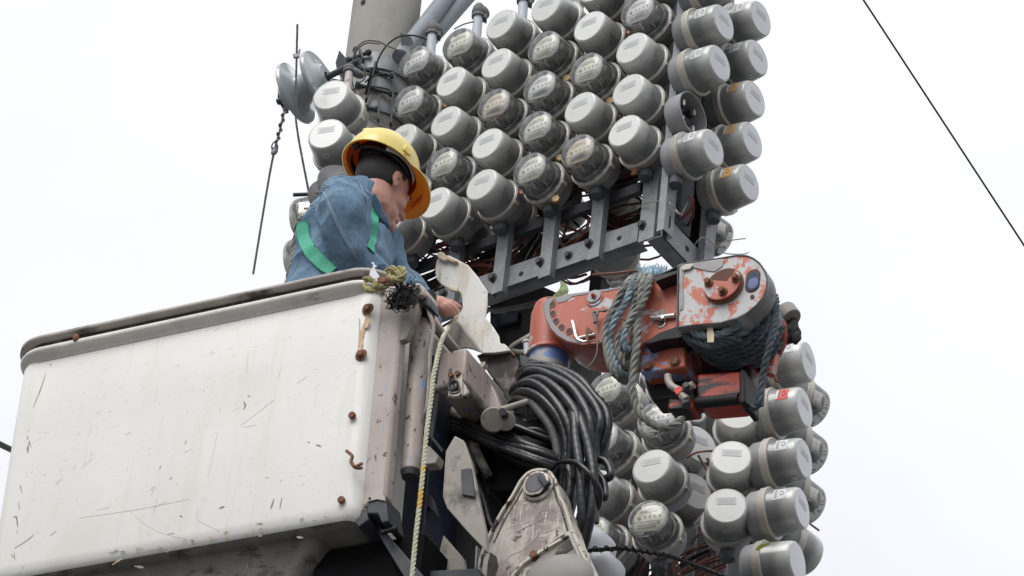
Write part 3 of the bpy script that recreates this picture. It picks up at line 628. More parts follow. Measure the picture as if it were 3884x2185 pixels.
wire([at(*zE(600, 245), 15.0), at(*zE(760, 235), 14.9), at(*zE(920, 215), 14.9)], .0055, 'wirebrown', 'brown cable crossing below the beam towards the frayed rope')
wire([at(*zG(1450, -90), 13.9), at(*zG(1360, -20), 13.9), at(*zE(60, 725), 13.9), at(*zE(180, 645), 13.9), at(*zE(330, 560), 14.1)], .007, 'tie', 'pale cable running down from the dark box beside the red sleeve')
# tie wires
bm = B(); cable(bm, [PF(zR(165, 240)if 0 else zR(160, 225), -.008), PF(zR(260, 150), -.012), PF(zR(420, 110), -.03), PF(zR(640, 100), -.03), PS(zR(700, 150), -.012), PS(zR(790, 240), -.012), PS(zR(840, 290), -.02), PS(zR(900, 335), -.02)], .0024)
cable(bm, [PS(zR(880, 320), -.02), PS(zR(930, 230), -.03), PS(zR(980, 120), -.03)], .0018); cable(bm, [PS(zR(790, 235), -.016), PS(zR(820, 300), -.024), PS(zR(870, 315), -.02)], .003)
solo('tie_wire', bm, 'tie', 'pale tie wire knotted round the corner struts of the upper rack', 'tie wire')
bm = B(); cable(bm, [PS(zR(1100, 810), -.0), PS(zR(1180, 720), -.02), PS(zR(1270, 695), -.02), PS(zR(1360, 760), -.02), PS(zR(1430, 830), -.02), PS(zR(1480, 850), -.025)], .0024)
cable(bm, [PS(zR(1440, 850), -.02), PS(zR(1530, 780), -.04), PS(zR(1700, 740), -.05), PS(zR(1930, 710), -.06)], .0022); cable(bm, [PS(zR(1440, 860), -.02), PS(zR(1530, 850), -.04), PS(zR(1570, 940), -.05), PS(zR(1700, 965), -.05), PS(zR(1900, 965), -.05), PS(zR(1980, 935), -.05)], .0022)
rope(bm, [PS(zR(1430, 850), -.022), PS(zR(1480, 845), -.024), PS(zR(1540, 850), -.024)], .0045, 0, 4)
solo('tie_wire', bm, 'tie', 'pale tie wire with two loose ends round the side strut', 'tie wire')

# ------------------------------------------------------------------ lower rack
lk = thing('meter_rack', at(*zF(1000, 1500), 13.7), 'dark steel rack and posts behind the lower cluster of meters', 'steel rack')
def post(px, py, d, h, r, m, dn=.4, name='post'):
    h -= .42; dn = 2.2
    b = at(px, py, d); bm = B(); box(bm, b+up*(h-dn)/2, V((r, 0, 0)), V((0, r*.6, 0)), up*((h+dn)/2)); part(name, bm, m, lk, bevel=.002)
post(*zF(1190, 1400), 13.45, 1.15, .030, 'galv'); post(*zF(735, 1400), 13.75, 1.2, .032, 'galvdark'); post(*zF(540, 1380), 13.85, 1.2, .045, 'black'); post(*zF(1020, 1300), 14.2, 1.1, .05, 'black')
post(*zF(900, 1300), 14.5, 1.2, .03, 'galvdark'); post(*zF(1350, 1300), 13.9, 1.2, .04, 'galvdark'); post(*zF(400, 1300), 14.1, 1.2, .03, 'galvdark'); post(*zF(1330, 900), 13.9, .9, .05, 'socketdark'); post(*zF(1480, 1300), 13.9, 1.2, .05, 'galvdark')
post(*zF(985, 1360), 14.6, 1.25, .085, 'socketdark'); post(*zF(1010, 1360), 14.3, .95, .03, 'black')  # extra dark posts added to back the gap between lower columns
bm = B(); rng = random.Random(9)
for k in range(12):
    x = rng.uniform(600, 1450); y = rng.uniform(1120, 1400) if k % 3 else rng.uniform(450, 1100); d = rng.uniform(13.7, 14.0); dx, dz_ = rng.uniform(-.22, .22), rng.uniform(-.35, -.1); P0 = at(*zF(x, y), d)
    for w_ in range(6):
        o = V((rng.gauss(0, .012), rng.gauss(0, .012), rng.gauss(0, .015))); cable(bm, [P0+o, P0+V((dx*.4, 0, dz_*.3))+o*1.5, P0+V((dx, 0, dz_))+o*2], rng.uniform(.0032, .0055), rng.choice((0, 0, 1, 2)), 5, 5)
o = solo('wire_tangle', bm, ['wirebrown', 'wirered', 'wireblack'], 'loose brown wires between the meters of the lower cluster', 'wires'); o['kind'] = 'stuff'
wire([at(*zF(870, 675), 13.5), at(*zF(940, 640), 13.45), at(*zF(1040, 630), 13.5)], .004, 'wirebrown', 'thin brown wire bridging two lower columns', group='wires at the lower cluster')
wire([at(*zF(900, 1240), 13.6), at(*zF(960, 1170), 13.55), at(*zF(1060, 1160), 13.6), at(*zF(900, 1300), 13.6)], .004, 'wirebrown', 'brown wire looping under the lower columns', group='wires at the lower cluster')
wire([at(*zF(1680, 1110), 13.8), at(*zF(1735, 1150), 13.75)], .004, 'wirebrown', 'brown wire end sticking out right of the lower cluster', group='wires at the lower cluster')
# twisted black service cable across the bottom
bm = B(); rope(bm, [at(*zF(170, 1285), 12.9), at(*zF(330, 1275), 12.9), at(*zF(430, 1270), 12.9), at(*zF(600, 1290), 12.9), at(*zF(760, 1320), 12.9), at(*zF(900, 1370), 12.9), at(*zF(1110, 1449), 12.9), at(*zF(1400, 1560), 12.9)], .007, 0, 8, pitch=9)
pth = smooth_path([at(*zF(200, 1280), 12.9), at(*zF(430, 1268), 12.9), at(*zF(600, 1290), 12.9), at(*zF(770, 1322), 12.9)], 30); fr_ = frames(pth)
tube(bm, [p+(fr_[i][0]*math.cos(i*.75)+fr_[i][1]*math.sin(i*.75))*.0095 for i, p in enumerate(pth)], .0028, 5)
solo('twisted_cable', bm, 'wireblack', 'twisted black steel cable crossing in front of the lowest meters', 'cable')
for (x, y, d, r, lab) in ((205, 1276, 13.15, .085, 'round white dome left of the twisted cable, upper'), (274, 1409, 13.0, .073, 'round white dome at the bottom edge, lower')):
    bm = B(); c = at(*zF(x, y), d); prof = [(r*math.sin(t*PI/20), r*.8*math.cos(t*PI/20)) for t in range(0, 11)]+[(r*.97, -.05), (r*.9, -.07), (0, -.07)]
    lathe(bm, [(max(a_, 0), h) for a_, h in prof], 36, O=c, ax=V((-.75, -.62, .15))); solo('domed_cap', bm, 'whitecap', lab, 'cap', 'white domed caps')

# ------------------------------------------------------------------ concrete pole and its fittings
def vert_axis(px, py, d, px2, py2):
    a = at(px, py, d); n = V((0, -1, 0)); r = ray(px2, py2); return a, C0+r*((a-C0).dot(n)/r.dot(n))
A_, T_ = vert_axis(1418, 420, 16.3, 1471, -10)
dz = (T_-A_)/(T_.z-A_.z); base = A_-dz*A_.z; base.z = 0
pole = thing('utility_pole', base, 'thick round concrete utility pole rising behind the worker', 'utility pole')
bm = B(); tube(bm, [base, A_+(T_-A_)*0, A_+(T_-A_)*3.2], [.21, .142, .135], 40); part('shaft', bm, 'concrete', pole)
def onpole(px, py, extra=0):
    r = ray(px, py); best = None
    ax = (T_-A_).normalized(); w0 = C0-A_; a = r-ax*r.dot(ax); b = w0-ax*w0.dot(ax); R2 = .142+extra
    A2 = a.dot(a); B2 = 2*a.dot(b); C2 = b.dot(b)-R2*R2; D2 = B2*B2-4*A2*C2
    t = (-B2-math.sqrt(max(D2, 0)))/(2*A2); return C0+r*t, (a*t+b).normalized()
for xy in ((1377, 8), (1346, 186)):
    p, n = onpole(*xy); bm = B(); disc(bm, p-n*.004, n, .012, .006, 0, 14); part('bolt_hole', bm, 'black', pole)
cl_ = thing('pole_band', A_, 'grey steel clamp bands with bolts and rods round the concrete pole', 'pole clamp')
ax = (T_-A_).normalized(); 
c0 = A_+ax*.055
for k, (h0, h1, rr) in enumerate(((.045, .13, .151), (-.05, .005, .150), (-.17, -.12, .150))):
    bm = B(); tube(bm, [c0+ax*h0, c0+ax*h1], rr, 36); part('band', bm, 'galv', cl_, bevel=.002)
def pp(x, y, e): return onpole(*zA(x, y), e)[0]
for i, (a, b) in enumerate((((800, 490), (1050, 405)), ((930, 530), (1240, 600)), ((930, 660), (1230, 740)), ((1000, 840), (1120, 860)))):
    bm = B(); P0, P1 = pp(a[0]+60 if a[0] < 860 else a[0], a[1]-(15 if a[0] < 860 else 0), .03), pp(b[0], b[1], .03); d_ = (P1-P0).normalized()
    cyl(bm, P0-d_*(.03 if i == 0 else 0), P1, .0085, sides=10); disc(bm, P1-d_*.02, d_, .014, .014, 0, 6); disc(bm, P0, d_, .014, .014, 0, 6); part('bolt_rod', bm, 'galvdark', cl_)
for i, (x0, y0, x1, y1) in enumerate(((1085, 500, 1010, 790), (1235, 600, 1205, 980), (1115, 760, 1105, 950), (960, 400, 990, 480))):
    bm = B(); a, b = pp(x0, y0, .035), pp(x1, y1, .035); box(bm, (a+b)/2, (b-a)/2, V((.004, 0, 0)), V((0, .016, 0))); part('lug_plate', bm, 'galvdark', cl_)
for pts in (((800, 390), (850, 450), (840, 560), (830, 610), (780, 540), (770, 490)), ((1275, 245), (1370, 290), (1330, 360), (1290, 400))):
    bm = B(); prism(bm, [at(*zA(*p), 16.15) for p in pts], V((.01, .04, .0))); part('bracket_plate', bm, 'galv', cl_, bevel=.002)
bm = B(); prism(bm, [at(*zA(*p), 16.1) for p in ((700, 605), (830, 630), (840, 690), (760, 660), (690, 650))], V((.0, .05, 0))); part('bracket_plate', bm, 'galvdark', cl_, bevel=.002)
bm = B(); tube(bm, [at(*zA(640, 640), 16.1), at(*zA(800, 570), 16.12)], .009, 10); part('bolt_rod', bm, 'galvdark', cl_)
# spool insulator
def spool(xy, d, r, L_, axd, lab, parts=True, m='porcelain'):
    c = at(*xy, d); t = thing('spool_insulator', c, lab, 'insulator'); axd = V(axd).normalized()
    prof = [(.35*r, 0), (.40*r, .01*r), (.45*r, .22*r), (.62*r, .28*r), (.96*r, .30*r), (1.0*r, .36*r), (.97*r, .44*r), (.70*r, .50*r), (.50*r, .62*r), (.46*r, .80*r), (.50*r, .98*r), (.70*r, 1.08*r), (.97*r, 1.14*r), (1.0*r, 1.22*r), (.96*r, 1.28*r), (.55*r, 1.32*r), (.40*r, 1.5*r), (.18*r, 1.5*r), (.18*r, 1.2*r), (.18*r, 0), (.35*r, 0)]
    bm = B(); lathe(bm, prof, 44, O=c-axd*.75*r, ax=axd); part('body', bm, m, t, ang=50)
    bm = B(); cyl(bm, c-axd*r*1.0, c+axd*r*1.9, .10*r, sides=12); part('pin', bm, 'galvdark', t); return t
spool(zA(540, 690), 16.0, .134, 1, (.80, -.55, .22), 'large grey double disc porcelain insulator left of the pole')
t = spool(zK(760, 1000), 14.6, .10, 1, (.35, -.9, .1), 'dark grey insulator disc behind the worker shoulder', m='weatherhead')
bm = B(); cyl(bm, at(*zK(178, 997), 14.6), at(*zK(520, 985), 14.6), .0075, sides=10); part('rod', bm, 'galvdark', t)
bm = B(); prism(bm, [at(*zA(*p), 16.05) for p in ((322, 700), (350, 690), (368, 820), (340, 830), (315, 760))], V((.02, .05, 0))); solo('shackle_strap', bm, 'galvdark', 'dark steel strap hanging at the left of the grey insulator', 'bracket')
# conduits with weatherheads
def riser(x, y, x2, y2, d, r, label, col='pvc', head=True, flip=1):
    b = at(*zS(x, y), d); n = V((0, -1, 0)); rr = ray(*zS(x2, y2)); tp = C0+rr*((b-C0).dot(n)/rr.dot(n))
    t = thing('service_riser', b, label, 'conduit', 'grey plastic service risers'); bm = B(); tube(bm, [b-(tp-b)*.6, tp], r, 20); part('pipe', bm, col, t)
    if head:
        a = (tp-b).normalized(); bm = B(); lathe(bm, [(r*1.0, -.012), (r*1.38, -.012), (r*1.42, -.002), (r*1.3, .004), (r*1.45, .010), (r*1.4, .022), (r*1.2, .04), (r*.75, .055), (0, .06)], 20, O=tp, ax=a)
        part('cap', bm, 'weatherhead', t); bm = B(); s = V((.8, .1, -.25))*r*flip
        ellipsoid(bm, tp+a*.028+s*1.3, s*1.6, V((0, 1, 0))*r*1.25, a*.026); box(bm, tp+a*.002+s*1.2, s*1.1, V((0, r*.9, 0)), a*.012); part('hood', bm, 'weatherhead', t, ang=60)
riser(460, 690, 482, 430, 16.2, .0195, 'light grey plastic riser behind the front column nearest the pole'); riser(1060, 470, 1085, 200, 16.1, .0195, 'light grey plastic riser with hooded cap, middle of three'); riser(1660, 240, 1675, 5, 15.95, .0195, 'light grey plastic riser cut by the top of the picture')
b = at(*zA(868, 690), 15.6); tp = at(*zA(878, 560), 15.68); t = thing('service_riser', b, 'pinkish grey riser with dark cap in front of the pole clamp', 'conduit', 'grey plastic service risers')
bm = B(); tube(bm, [b-(tp-b)*.8, tp], .016, 18); part('pipe', bm, 'beige', t); a = (tp-b).normalized()
bm = B(); lathe(bm, [(.016, -.01), (.023, -.01), (.024, .0), (.021, .004), (.024, .008), (.022, .02), (.012, .034), (0, .036)], 18, O=tp, ax=a); part('cap', bm, 'weatherhead', t)
bm = B(); ellipsoid(bm, tp+V((.03, 0, -.004)), V((.032, 0, -.012)), V((0, .02, 0)), V((0, 0, .018))); part('hood', bm, 'weatherhead', t)
for i, (x0, y0, x1, y1, d0, d1, lab) in enumerate(((150, 640, 690, -60, 16.2, 16.6, 'dark grey slanting conduit nearer the pole'), (330, 640, 970, -90, 16.35, 16.7, 'dark grey slanting conduit farther from the pole'))):
    bm = B(); a, b = at(*zS(x0, y0), d0), at(*zS(x1, y1), d1); tube(bm, [a-(b-a)*.15, b+(b-a)*.1], .036, 24); solo('conduit', bm, 'pvcdark', lab, 'conduit', 'slanting dark conduits beside the pole')
# cables at the pole
for pts, r, m, d, lab in [
 ([(1490, 310), (1390, 280), (1280, 285), (1190, 340), (1130, 420), (1095, 510), (1120, 590), (1170, 605), (1190, 590), (1150, 580), (1060, 600), (1000, 650)], .0035, 'wireblack', 15.9, 'thin black cable arching over the pole clamp to the conduit'),
 ([(1300, 410), (1180, 360), (1100, 325), (1000, 325), (930, 390), (905, 500), (900, 620), (930, 740), (990, 860), (1050, 940), (1200, 1020)], .0033, 'wiregrey', 15.75, 'grey cable looping down in front of the concrete pole'),
 ([(1120, 345), (1010, 340), (930, 410), (950, 480), (1000, 560), (1000, 620), (950, 650)], .0033, 'wiregrey', 15.8, 'second grey cable loop entering the small dark cap'),
 ([(1700, 230), (1780, 190), (1860, 170)], .003, 'wiregrey', 15.7, 'thin cable between the two grey riser caps')]:
    wire([at(*zA(*p), d) for p in pts], r, m, lab, 'cable', name='cable')
bm = B(); cable(bm, [at(*zA(1060, 530), 15.9), at(*zA(1040, 620), 15.9), at(*zA(1010, 740), 15.95)], .006); solo('strap_wire', bm, 'wireblack', 'short black strap hanging on the pole clamp', 'wire')

# ------------------------------------------------------------------ guy wires
bm = B(); rope(bm, [at(*zA(472, 190), 15.2), at(*zA(465, 500), 15.2), at(*zA(458, 850), 15.2), at(*zA(475, 1050), 15.2), at(*zA(550, 1450), 15.2), at(*zA(600, 1700), 15.2)], .0045, 0, 8, pitch=7)
box(bm, at(*zA(462, 440), 15.18), V((.010, 0, .003)), V((0, .006, 0)), V((-.003, 0, .007))); box(bm, at(*zA(484, 420), 15.2), V((.004, 0, .0)), V((0, .004, 0)), V((.001, 0, .018))); solo('steel_cable', bm, 'galv', 'thin stranded steel cable passing in front of the grey insulator', 'cable', 'steel cables')
bm = B(); q = [at(*zA(375, 850), 15.9), at(*zA(330, 1040), 15.9), at(*zA(290, 1190), 15.9), at(*zA(240, 1450), 15.9), at(*zL(-170, 1250), 15.9)]
rope(bm, q, .0048, 0, 8, pitch=7); pth = smooth_path(q[:3], 22); fr_ = frames(pth); tube(bm, [p+(fr_[i][0]*math.cos(i*.8)+fr_[i][1]*math.sin(i*.8))*.008 for i, p in enumerate(pth)], .0038, 5)
tube(bm, smooth_path([at(*zA(285, 1190), 15.9), at(*zA(270, 1150), 15.88), at(*zA(292, 1115), 15.88), at(*zA(318, 1160), 15.88)], 4, True), .003, 5, closed=True)
ellipsoid(bm, at(*zA(292, 1190), 15.88), V((.013, 0, 0)), V((0, .01, 0)), V((.004, 0, .02)))
solo('steel_cable', bm, 'galv', 'steel guy cable with wrapped end running down left of the worker', 'cable', 'steel cables')
bm = B(); a, b = at(3262, -20, 14.5), at(3900, 955, 14.5); tube(bm, [a, b], .0036, 8); solo('steel_cable', bm, 'wireblack', 'single dark cable slanting across the sky at the right', 'cable', 'steel cables')
bm = B()
for k, (y0, y1) in enumerate(((1672, 1700), (1683, 1706), (1690, 1716))): tube(bm, [at(-40, y0-15, 16), at(60, y1+6, 16)], .0045, 6)
solo('cable_bundle', bm, 'wiregrey', 'three grey cables reaching the left edge of the picture behind the bucket', 'cable')

# ------------------------------------------------------------------ bucket (aerial basket)
BA = 31
PB = Plane(at(1441, 1112, 12.75), BA); pb, qb, nb = PB.p, PB.q, PB.n
buck = thing('aerial_bucket', PB((700, 2100), .4), 'large scuffed white fibreglass bucket the worker stands in', 'lift bucket')
def lp(xl, yl, xr, yr): return PB((xl, yl)), PB((xr, yr))
LT, RT = lp(*zH(74, 508), *zH(1690, 165)); LB, RB = lp(-62, 2218, *zH(1590, 1195))
DEP = .80
def loop(l, r, e, rc, n=7, dep=DEP, lift=0):
    """rounded rectangle: front edge l-r pushed out by e, corner radius rc"""
    X = (r-l); Xl = X.length; x = X.normalized(); pts = []
    cor = [(rc-e, rc-e, PI, 1.5*PI), (Xl+e-rc, rc-e, 1.5*PI, 2*PI), (Xl+e-rc, dep+e-rc, 0, .5*PI), (rc-e, dep+e-rc, .5*PI, PI)]
    for cx, cy, a0, a1 in cor:
        for k in range(n+1):
            a = a0+(a1-a0)*k/n; pts.append(l+x*(cx+rc*math.cos(a))+qb*(cy+rc*math.sin(a))+up*lift)
    return pts
def loft(bm, loops, mis=None, cap0=False, cap1=False, mc=0):
    R = [[bm.verts.new(p) for p in l] for l in loops]
    for i in range(len(R)-1):
        for k in range(len(R[i])):
            k2 = (k+1) % len(R[i]); f = bm.faces.new((R[i][k], R[i][k2], R[i+1][k2], R[i+1][k])); f.material_index = mis[i] if mis else 0
    for c, q in ((cap0, R[0]), (cap1, R[-1])):
        if c: f = bm.faces.new(q); f.material_index = mc
def lr(t): return LT.lerp(LB, t), RT.lerp(RB, t)
bm = B(); L0 = []
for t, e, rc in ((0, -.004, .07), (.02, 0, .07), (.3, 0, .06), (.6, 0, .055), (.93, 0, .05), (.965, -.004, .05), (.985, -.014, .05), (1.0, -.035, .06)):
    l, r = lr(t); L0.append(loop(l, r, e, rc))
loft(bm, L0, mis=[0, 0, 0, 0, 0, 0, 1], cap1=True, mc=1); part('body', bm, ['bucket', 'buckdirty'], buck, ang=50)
# base step under the body
l, r = lr(1.0); bm = B(); x_ = (r-l).normalized()
loft(bm, [loop(l+x_*.10, r-x_*.16, -.0, .05, dep=DEP-.06, lift=-.0), loop(l+x_*.10, r-x_*.16, -.02, .05, dep=DEP-.06, lift=-.03), loop(l+x_*.14, r-x_*.22, -.05, .05, dep=DEP-.06, lift=-.16)], cap1=True)
for v in bm.verts: v.co += qb*.05
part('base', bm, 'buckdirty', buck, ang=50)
# dirty strip along the lower edge
# rim: moulded ledge, groove and rolled liner lip
def lop(t, e, rc, lift): l, r = lr(t); return loop(l, r, e, rc, lift=lift, n=10)
bm = B(); loft(bm, [lop(.012, .0, .10, 0), lop(0, .010, .11, .004), lop(0, .026, .125, .012), lop(0, .030, .13, .022), lop(0, .027, .13, .030), lop(0, .010, .12, .034)]); part('rim_ledge', bm, 'bucklip', buck, ang=60)
bm = B(); loft(bm, [lop(0, .010, .12, .032), lop(0, .012, .12, .060)]); part('rim_groove', bm, 'shade_grime', buck, ang=60)
bm = B(); loft(bm, [lop(0, .012, .12, .056), lop(0, .032, .135, .055), lop(0, .038, .14, .059), lop(0, .038, .14, .070), lop(0, .030, .135, .077), lop(0, -.02, .12, .079), lop(0, -.03, .11, .06), lop(.6, -.03, .09, 0)]); part('liner', bm, 'liner', buck, ang=60)
for (x, y) in ((1638, 262), (1608, 466), (1573, 741), (1525, 1117)):
    c = PB(zH(x, y)); bm = B(); 
    if y < 500: disc(bm, c, nb, .021, .004, 0, 18)
    disc(bm, c+nb*.003, nb, .0125, .012, 0, 8); part('bolt', bm, 'rust', buck, bevel=.002)
c = PB(zH(338, 388), -.03); bm = B(); ellipsoid(bm, c, pb*.012, nb*.008, up*.016, 10, 6); part('rivet', bm, 'rust', buck)
M['stain'] = mat('rust_stain', (.60, .42, .26), .6, var=.2, scale=40, layers=[((.40, .20, .08), 30, .55, .1, (1, 1, .4))])
M['scratch'] = mat('dark_scratch', (.24, .22, .19), .7, var=.4, scale=60); M['scratchfaint'] = mat('faint_scratch', (.56, .54, .50), .7, var=.2); M['scratchbrown'] = mat('brown_scratch', (.40, .29, .19), .7, var=.2, scale=60)
def mark(pts, wd, m, th=.0006, name='scratch'):
    if wd < .0021 and m != 'stain': m = 'scratchfaint'; wd *= .8
    P = [PB(zH(*p)) for p in pts]; P = smooth_path(P, 4); bm = B(); n = len(P); top = []; bot = []
    for i, p in enumerate(P):
        t = (P[min(i+1, n-1)]-P[max(i-1, 0)]).normalized(); s = t.cross(nb); w_ = wd*.62*(.15+.85*math.sin(PI*(i+.3)/(n-.4)))*random.uniform(.6, 1.3)*.5; top.append(p+s*w_); bot.append(p-s*w_)
    prism(bm, [p+nb*.0002 for p in top+bot[::-1]], nb*th); part(name, bm, m, buck)
mark([(1636, 285), (1622, 330), (1612, 370), (1608, 410), (1606, 455)], .026, 'stain', name='rust_streak'); mark([(1640, 300), (1632, 330), (1620, 350)], .030, 'stain', name='rust_streak')
mark([(1600, 300), (1600, 380), (1592, 460)], .010, 'stain', name='rust_streak')
for pts, wd, m in [([(1084, 672), (1092, 690), (1084, 708)], .010, 'scratch'), ([(1102, 645), (1112, 652)], .005, 'scratch'), ([(1368, 852), (1380, 855)], .004, 'scratch'), ([(1405, 866), (1418, 868), (1430, 874)], .008, 'scratch'),
    ([(205, 545), (180, 620), (148, 698)], .006, 'scratchbrown'), ([(222, 505), (228, 515)], .006, 'scratchbrown'), ([(65, 1325), (110, 1298), (152, 1265)], .006, 'scratch'), ([(225, 1270), (250, 1248)], .004, 'scratch'),
    ([(975, 1148), (1000, 1140)], .010, 'scratch'), ([(800, 1180), (814, 1186)], .006, 'scratch'), ([(560, 1150), (700, 1250), (850, 1285)], .0012, 'scratchbrown'), ([(880, 1150), (880, 1200), (975, 1245)], .0012, 'scratchbrown'),
    ([(350, 1190), (600, 1155), (850, 1105)], .0012, 'scratchbrown'), ([(1070, 780), (1150, 720), (1220, 665)], .001, 'scratchbrown'), ([(925, 1010), (950, 900), (968, 815)], .001, 'scratch'), ([(1140, 1215), (1170, 1214)], .006, 'scratchbrown'), ([(1180, 1010), (1197, 1012)], .005, 'stain'),
    ([(660, 1335), (700, 1333)], .004, 'scratch'), ([(745, 1262), (778, 1260)], .004, 'scratch'), ([(500, 1400), (520, 1385), (545, 1372)], .012, 'scratchbrown'), ([(745, 1345), (752, 1332), (762, 1326)], .008, 'scratchbrown'), ([(1145, 1265), (1165, 1272)], .012, 'scratch'), ([(1285, 1240), (1305, 1235)], .010, 'scratch'), ([(1320, 1275), (1350, 1280)], .012, 'scratch'),
    ([(600, 1405), (640, 1412)], .014, 'scratch'), ([(1102, 470), (1100, 550)], .002, 'scratch'), ([(1205, 1150), (1220, 1105)], .010, 'fairshade'), ([(1245, 1150), (1255, 1100)], .008, 'fairshade'), ([(1000, 1290), (1000, 1265)], .006, 'scratchbrown'), ([(60, 1190), (72, 1185), (80, 1230)], .008, 'scratch'), ([(710, 975), (716, 955)], .004, 'scratch'), ([(755, 1020), (765, 1008)], .005, 'scratch'), ([(825, 865), (828, 845)], .003, 'scratchbrown')]:
    mark(pts, wd, m)
rs = random.Random(21)
for k in range(26):
    x = rs.uniform(160, 1450); y = rs.uniform(520-x*.2, 1180-x*.0); a = rs.gauss(-.9, .5); ln = rs.uniform(12, 70); mark([(x, y), (x+ln*math.cos(a)*.5, y+ln*math.sin(a)*.5+rs.uniform(-3, 3)), (x+ln*math.cos(a), y+ln*math.sin(a))], rs.uniform(.0004, .0009), rs.choice(('scratchfaint', 'scratchbrown', 'scratchfaint')))
for k in range(30):
    x = rs.uniform(450, 1450); y = 1352-(x-560)*.165+rs.uniform(-26, 4); mark([(x, y), (x+rs.uniform(6, 26), y+rs.uniform(-10, 4))], rs.uniform(.003, .010), rs.choice(('scratch', 'scratchbrown')))
for k in range(14):
    y = rs.uniform(700, 1400); x = 150-(y-600)*.15+rs.uniform(4, 22); mark([(x, y), (x+rs.uniform(-4, 10), y+rs.uniform(10, 40))], rs.uniform(.002, .006), rs.choice(('scratch', 'scratchbrown')))
bm = B(); cable(bm, [PB(zG(198, 630), -.02), PB(zG(235, 665), -.03), PB(zG(228, 700), -.03), PB(zG(255, 738), -.025), PB(zG(300, 742), -.01)], .0055); cable(bm, [PB(zG(250, 735), -.03), PB(zG(300, 712), -.012)], .005)
part('hook', bm, 'rust', buck)

# ------------------------------------------------------------------ bucket mount: rails, pipe and dark frame
mt_ = thing('bucket_mount', PB(zG(400, 900), .1), 'worn beige and dark blue steel mount with upright rail and pipe beside the bucket', 'lift mount')
bm = B(); prism(bm, [PB(zI(205, 560), .03), PB(zI(470, 540), .03), PB(zI(370, 1449), .03)if 0 else PB(zG(530, 0), .03), PB(zG(455, 935), .03), PB(zG(283, 1010), .03), PB(zG(375, 0), .03), PB(zI(140, 700), .03)], qb*.05)
part('rail', bm, 'beige', mt_, bevel=.012)
bm = B(); prism(bm, [PB(zG(*p), .026) for p in ((330, 965), (450, 925), (472, 1090), (425, 1100), (400, 1040), (330, 1040))], qb*.1); prism(bm, [PB(zG(*p), .03) for p in ((283, 1010), (330, 1000), (340, 1080), (275, 1130), (250, 1100))], qb*.12); part('rail_foot', bm, 'galvdark', mt_, bevel=.004)
bm = B(); prism(bm, [PB(zG(*p), .024) for p in ((328, 940), (400, 918), (448, 925), (455, 960), (400, 950), (335, 965))], nb*.003); part('rail_tab', bm, 'beige', mt_, bevel=.001)
bm = B(); disc(bm, PB(zG(349, 941), .02), nb, .004, .002, 0, 10); part('bolt_hole', bm, 'black', mt_)
# pipe
a, b = PB(zI(700, 760), .14), PB(zG(615, 770), .14); bm = B(); tube(bm, [a, a+(b-a)*.5, b], .031, 28); part('pipe', bm, 'beige', mt_)
bm = B(); tube(bm, [b-(b-a)*.004, b+(b-a).normalized()*.02], [.0315, .026], 28); part('pipe_end', bm, 'galvdark', mt_)
bm = B(); tube(bm, [PB(zI(735, 700), .135), PB(zI(700, 1030), .135)], .037, 28); part('rubber_boot', bm, 'black', mt_)
bm = B(); tube(bm, [PB(zG(545, -200), .16), PB(zG(530, 215), .16)], .012, 12); part('inner_rod', bm, 'galvdark', mt_)
bm = B(); prism(bm, [PB(zI(*p), .02) for p in ((470, 580), (560, 530), (640, 520), (710, 570), (720, 660), (690, 700), (600, 690), (520, 650))], qb*.10); part('clevis', bm, 'beige', mt_, bevel=.008)
bm = B(); c = PB(zI(640, 598), .015); disc(bm, c, nb, .010, .006, 0, 14); disc(bm, c, nb, .006, .010, 0, 8); part('bolt', bm, 'beigedark', mt_)
bm = B(); prism(bm, [PB(zI(*p), .04) for p in ((610, 560), (720, 640), (800, 730), (810, 860), (700, 800), (640, 760), (600, 700))], qb*.06); part('clevis_arm', bm, 'galvdark', mt_, bevel=.006)
bm = B(); prism(bm, [PB(zI(*p), .035) for p in ((420, 930), (560, 870), (640, 780), (645, 880), (600, 1000), (480, 1260), (390, 1290))], qb*.025); part('link_plate', bm, 'beigedark', mt_, bevel=.003)
bm = B(); cable(bm, [PB(zI(740, 760), .08), PB(zI(790, 940), .06), PB(zI(840, 1080), .06), PB(zI(830, 1250), .06), PB(zI(800, 1449), .06), PB(zJ(440, 700), .06), PB(zJ(410, 1050), .06), PB(zJ(365, 1180), .07), PB(zJ(358, 1260), .08)], .0065); part('control_cable', bm, 'beigedark', mt_)
# dark frame behind
bm = B()
prism(bm, [PB(zG(*p), .26) for p in ((380, 1100), (420, 0), (800, 0), (690, 1300), (640, 1500), (520, 1449))], qb*.20)
part('frame', bm, 'navy', mt_, bevel=.004)
bm = B(); prism(bm, [PB(zG(*p), .09) for p in ((360, 1105), (400, 1100), (700, 1449), (720, 1520), (600, 1500))], qb*.05); part('frame_rib', bm, 'galvdark', mt_, bevel=.003)
bm = B(); tube(bm, [PB(zG(430, 1165), .05), PB(zG(530, 1135), .05)], .008, 10); part('bolt', bm, 'black', mt_)
bm = B(); prism(bm, [PB(zG(*p), .46) for p in ((690, -150), (1100, 120), (1200, 360), (1330, 380), (1520, 450), (1620, 700), (1540, 760), (1380, 800), (1290, 890), (1130, 880), (1090, 1000), (1130, 1180), (1080, 1300), (1040, 1600), (640, 1600))], qb*.20); part('pivot_housing', bm, 'black', mt_, bevel=.01)
bm = B(); prism(bm, [PB(zJ(*p), .17) for p in ((585, 348), (930, 262), (905, 690), (520, 800), (545, 590))], qb*.27); part('bracket_box', bm, 'beige', mt_, bevel=.008)
bm = B(); tube(bm, [PB(zJ(520, 805), .18), PB(zJ(880, 720), .17), PB(zJ(880, 720), .17)+qb*.26], .012, 12); part('bracket_edge', bm, 'beigedark', mt_)
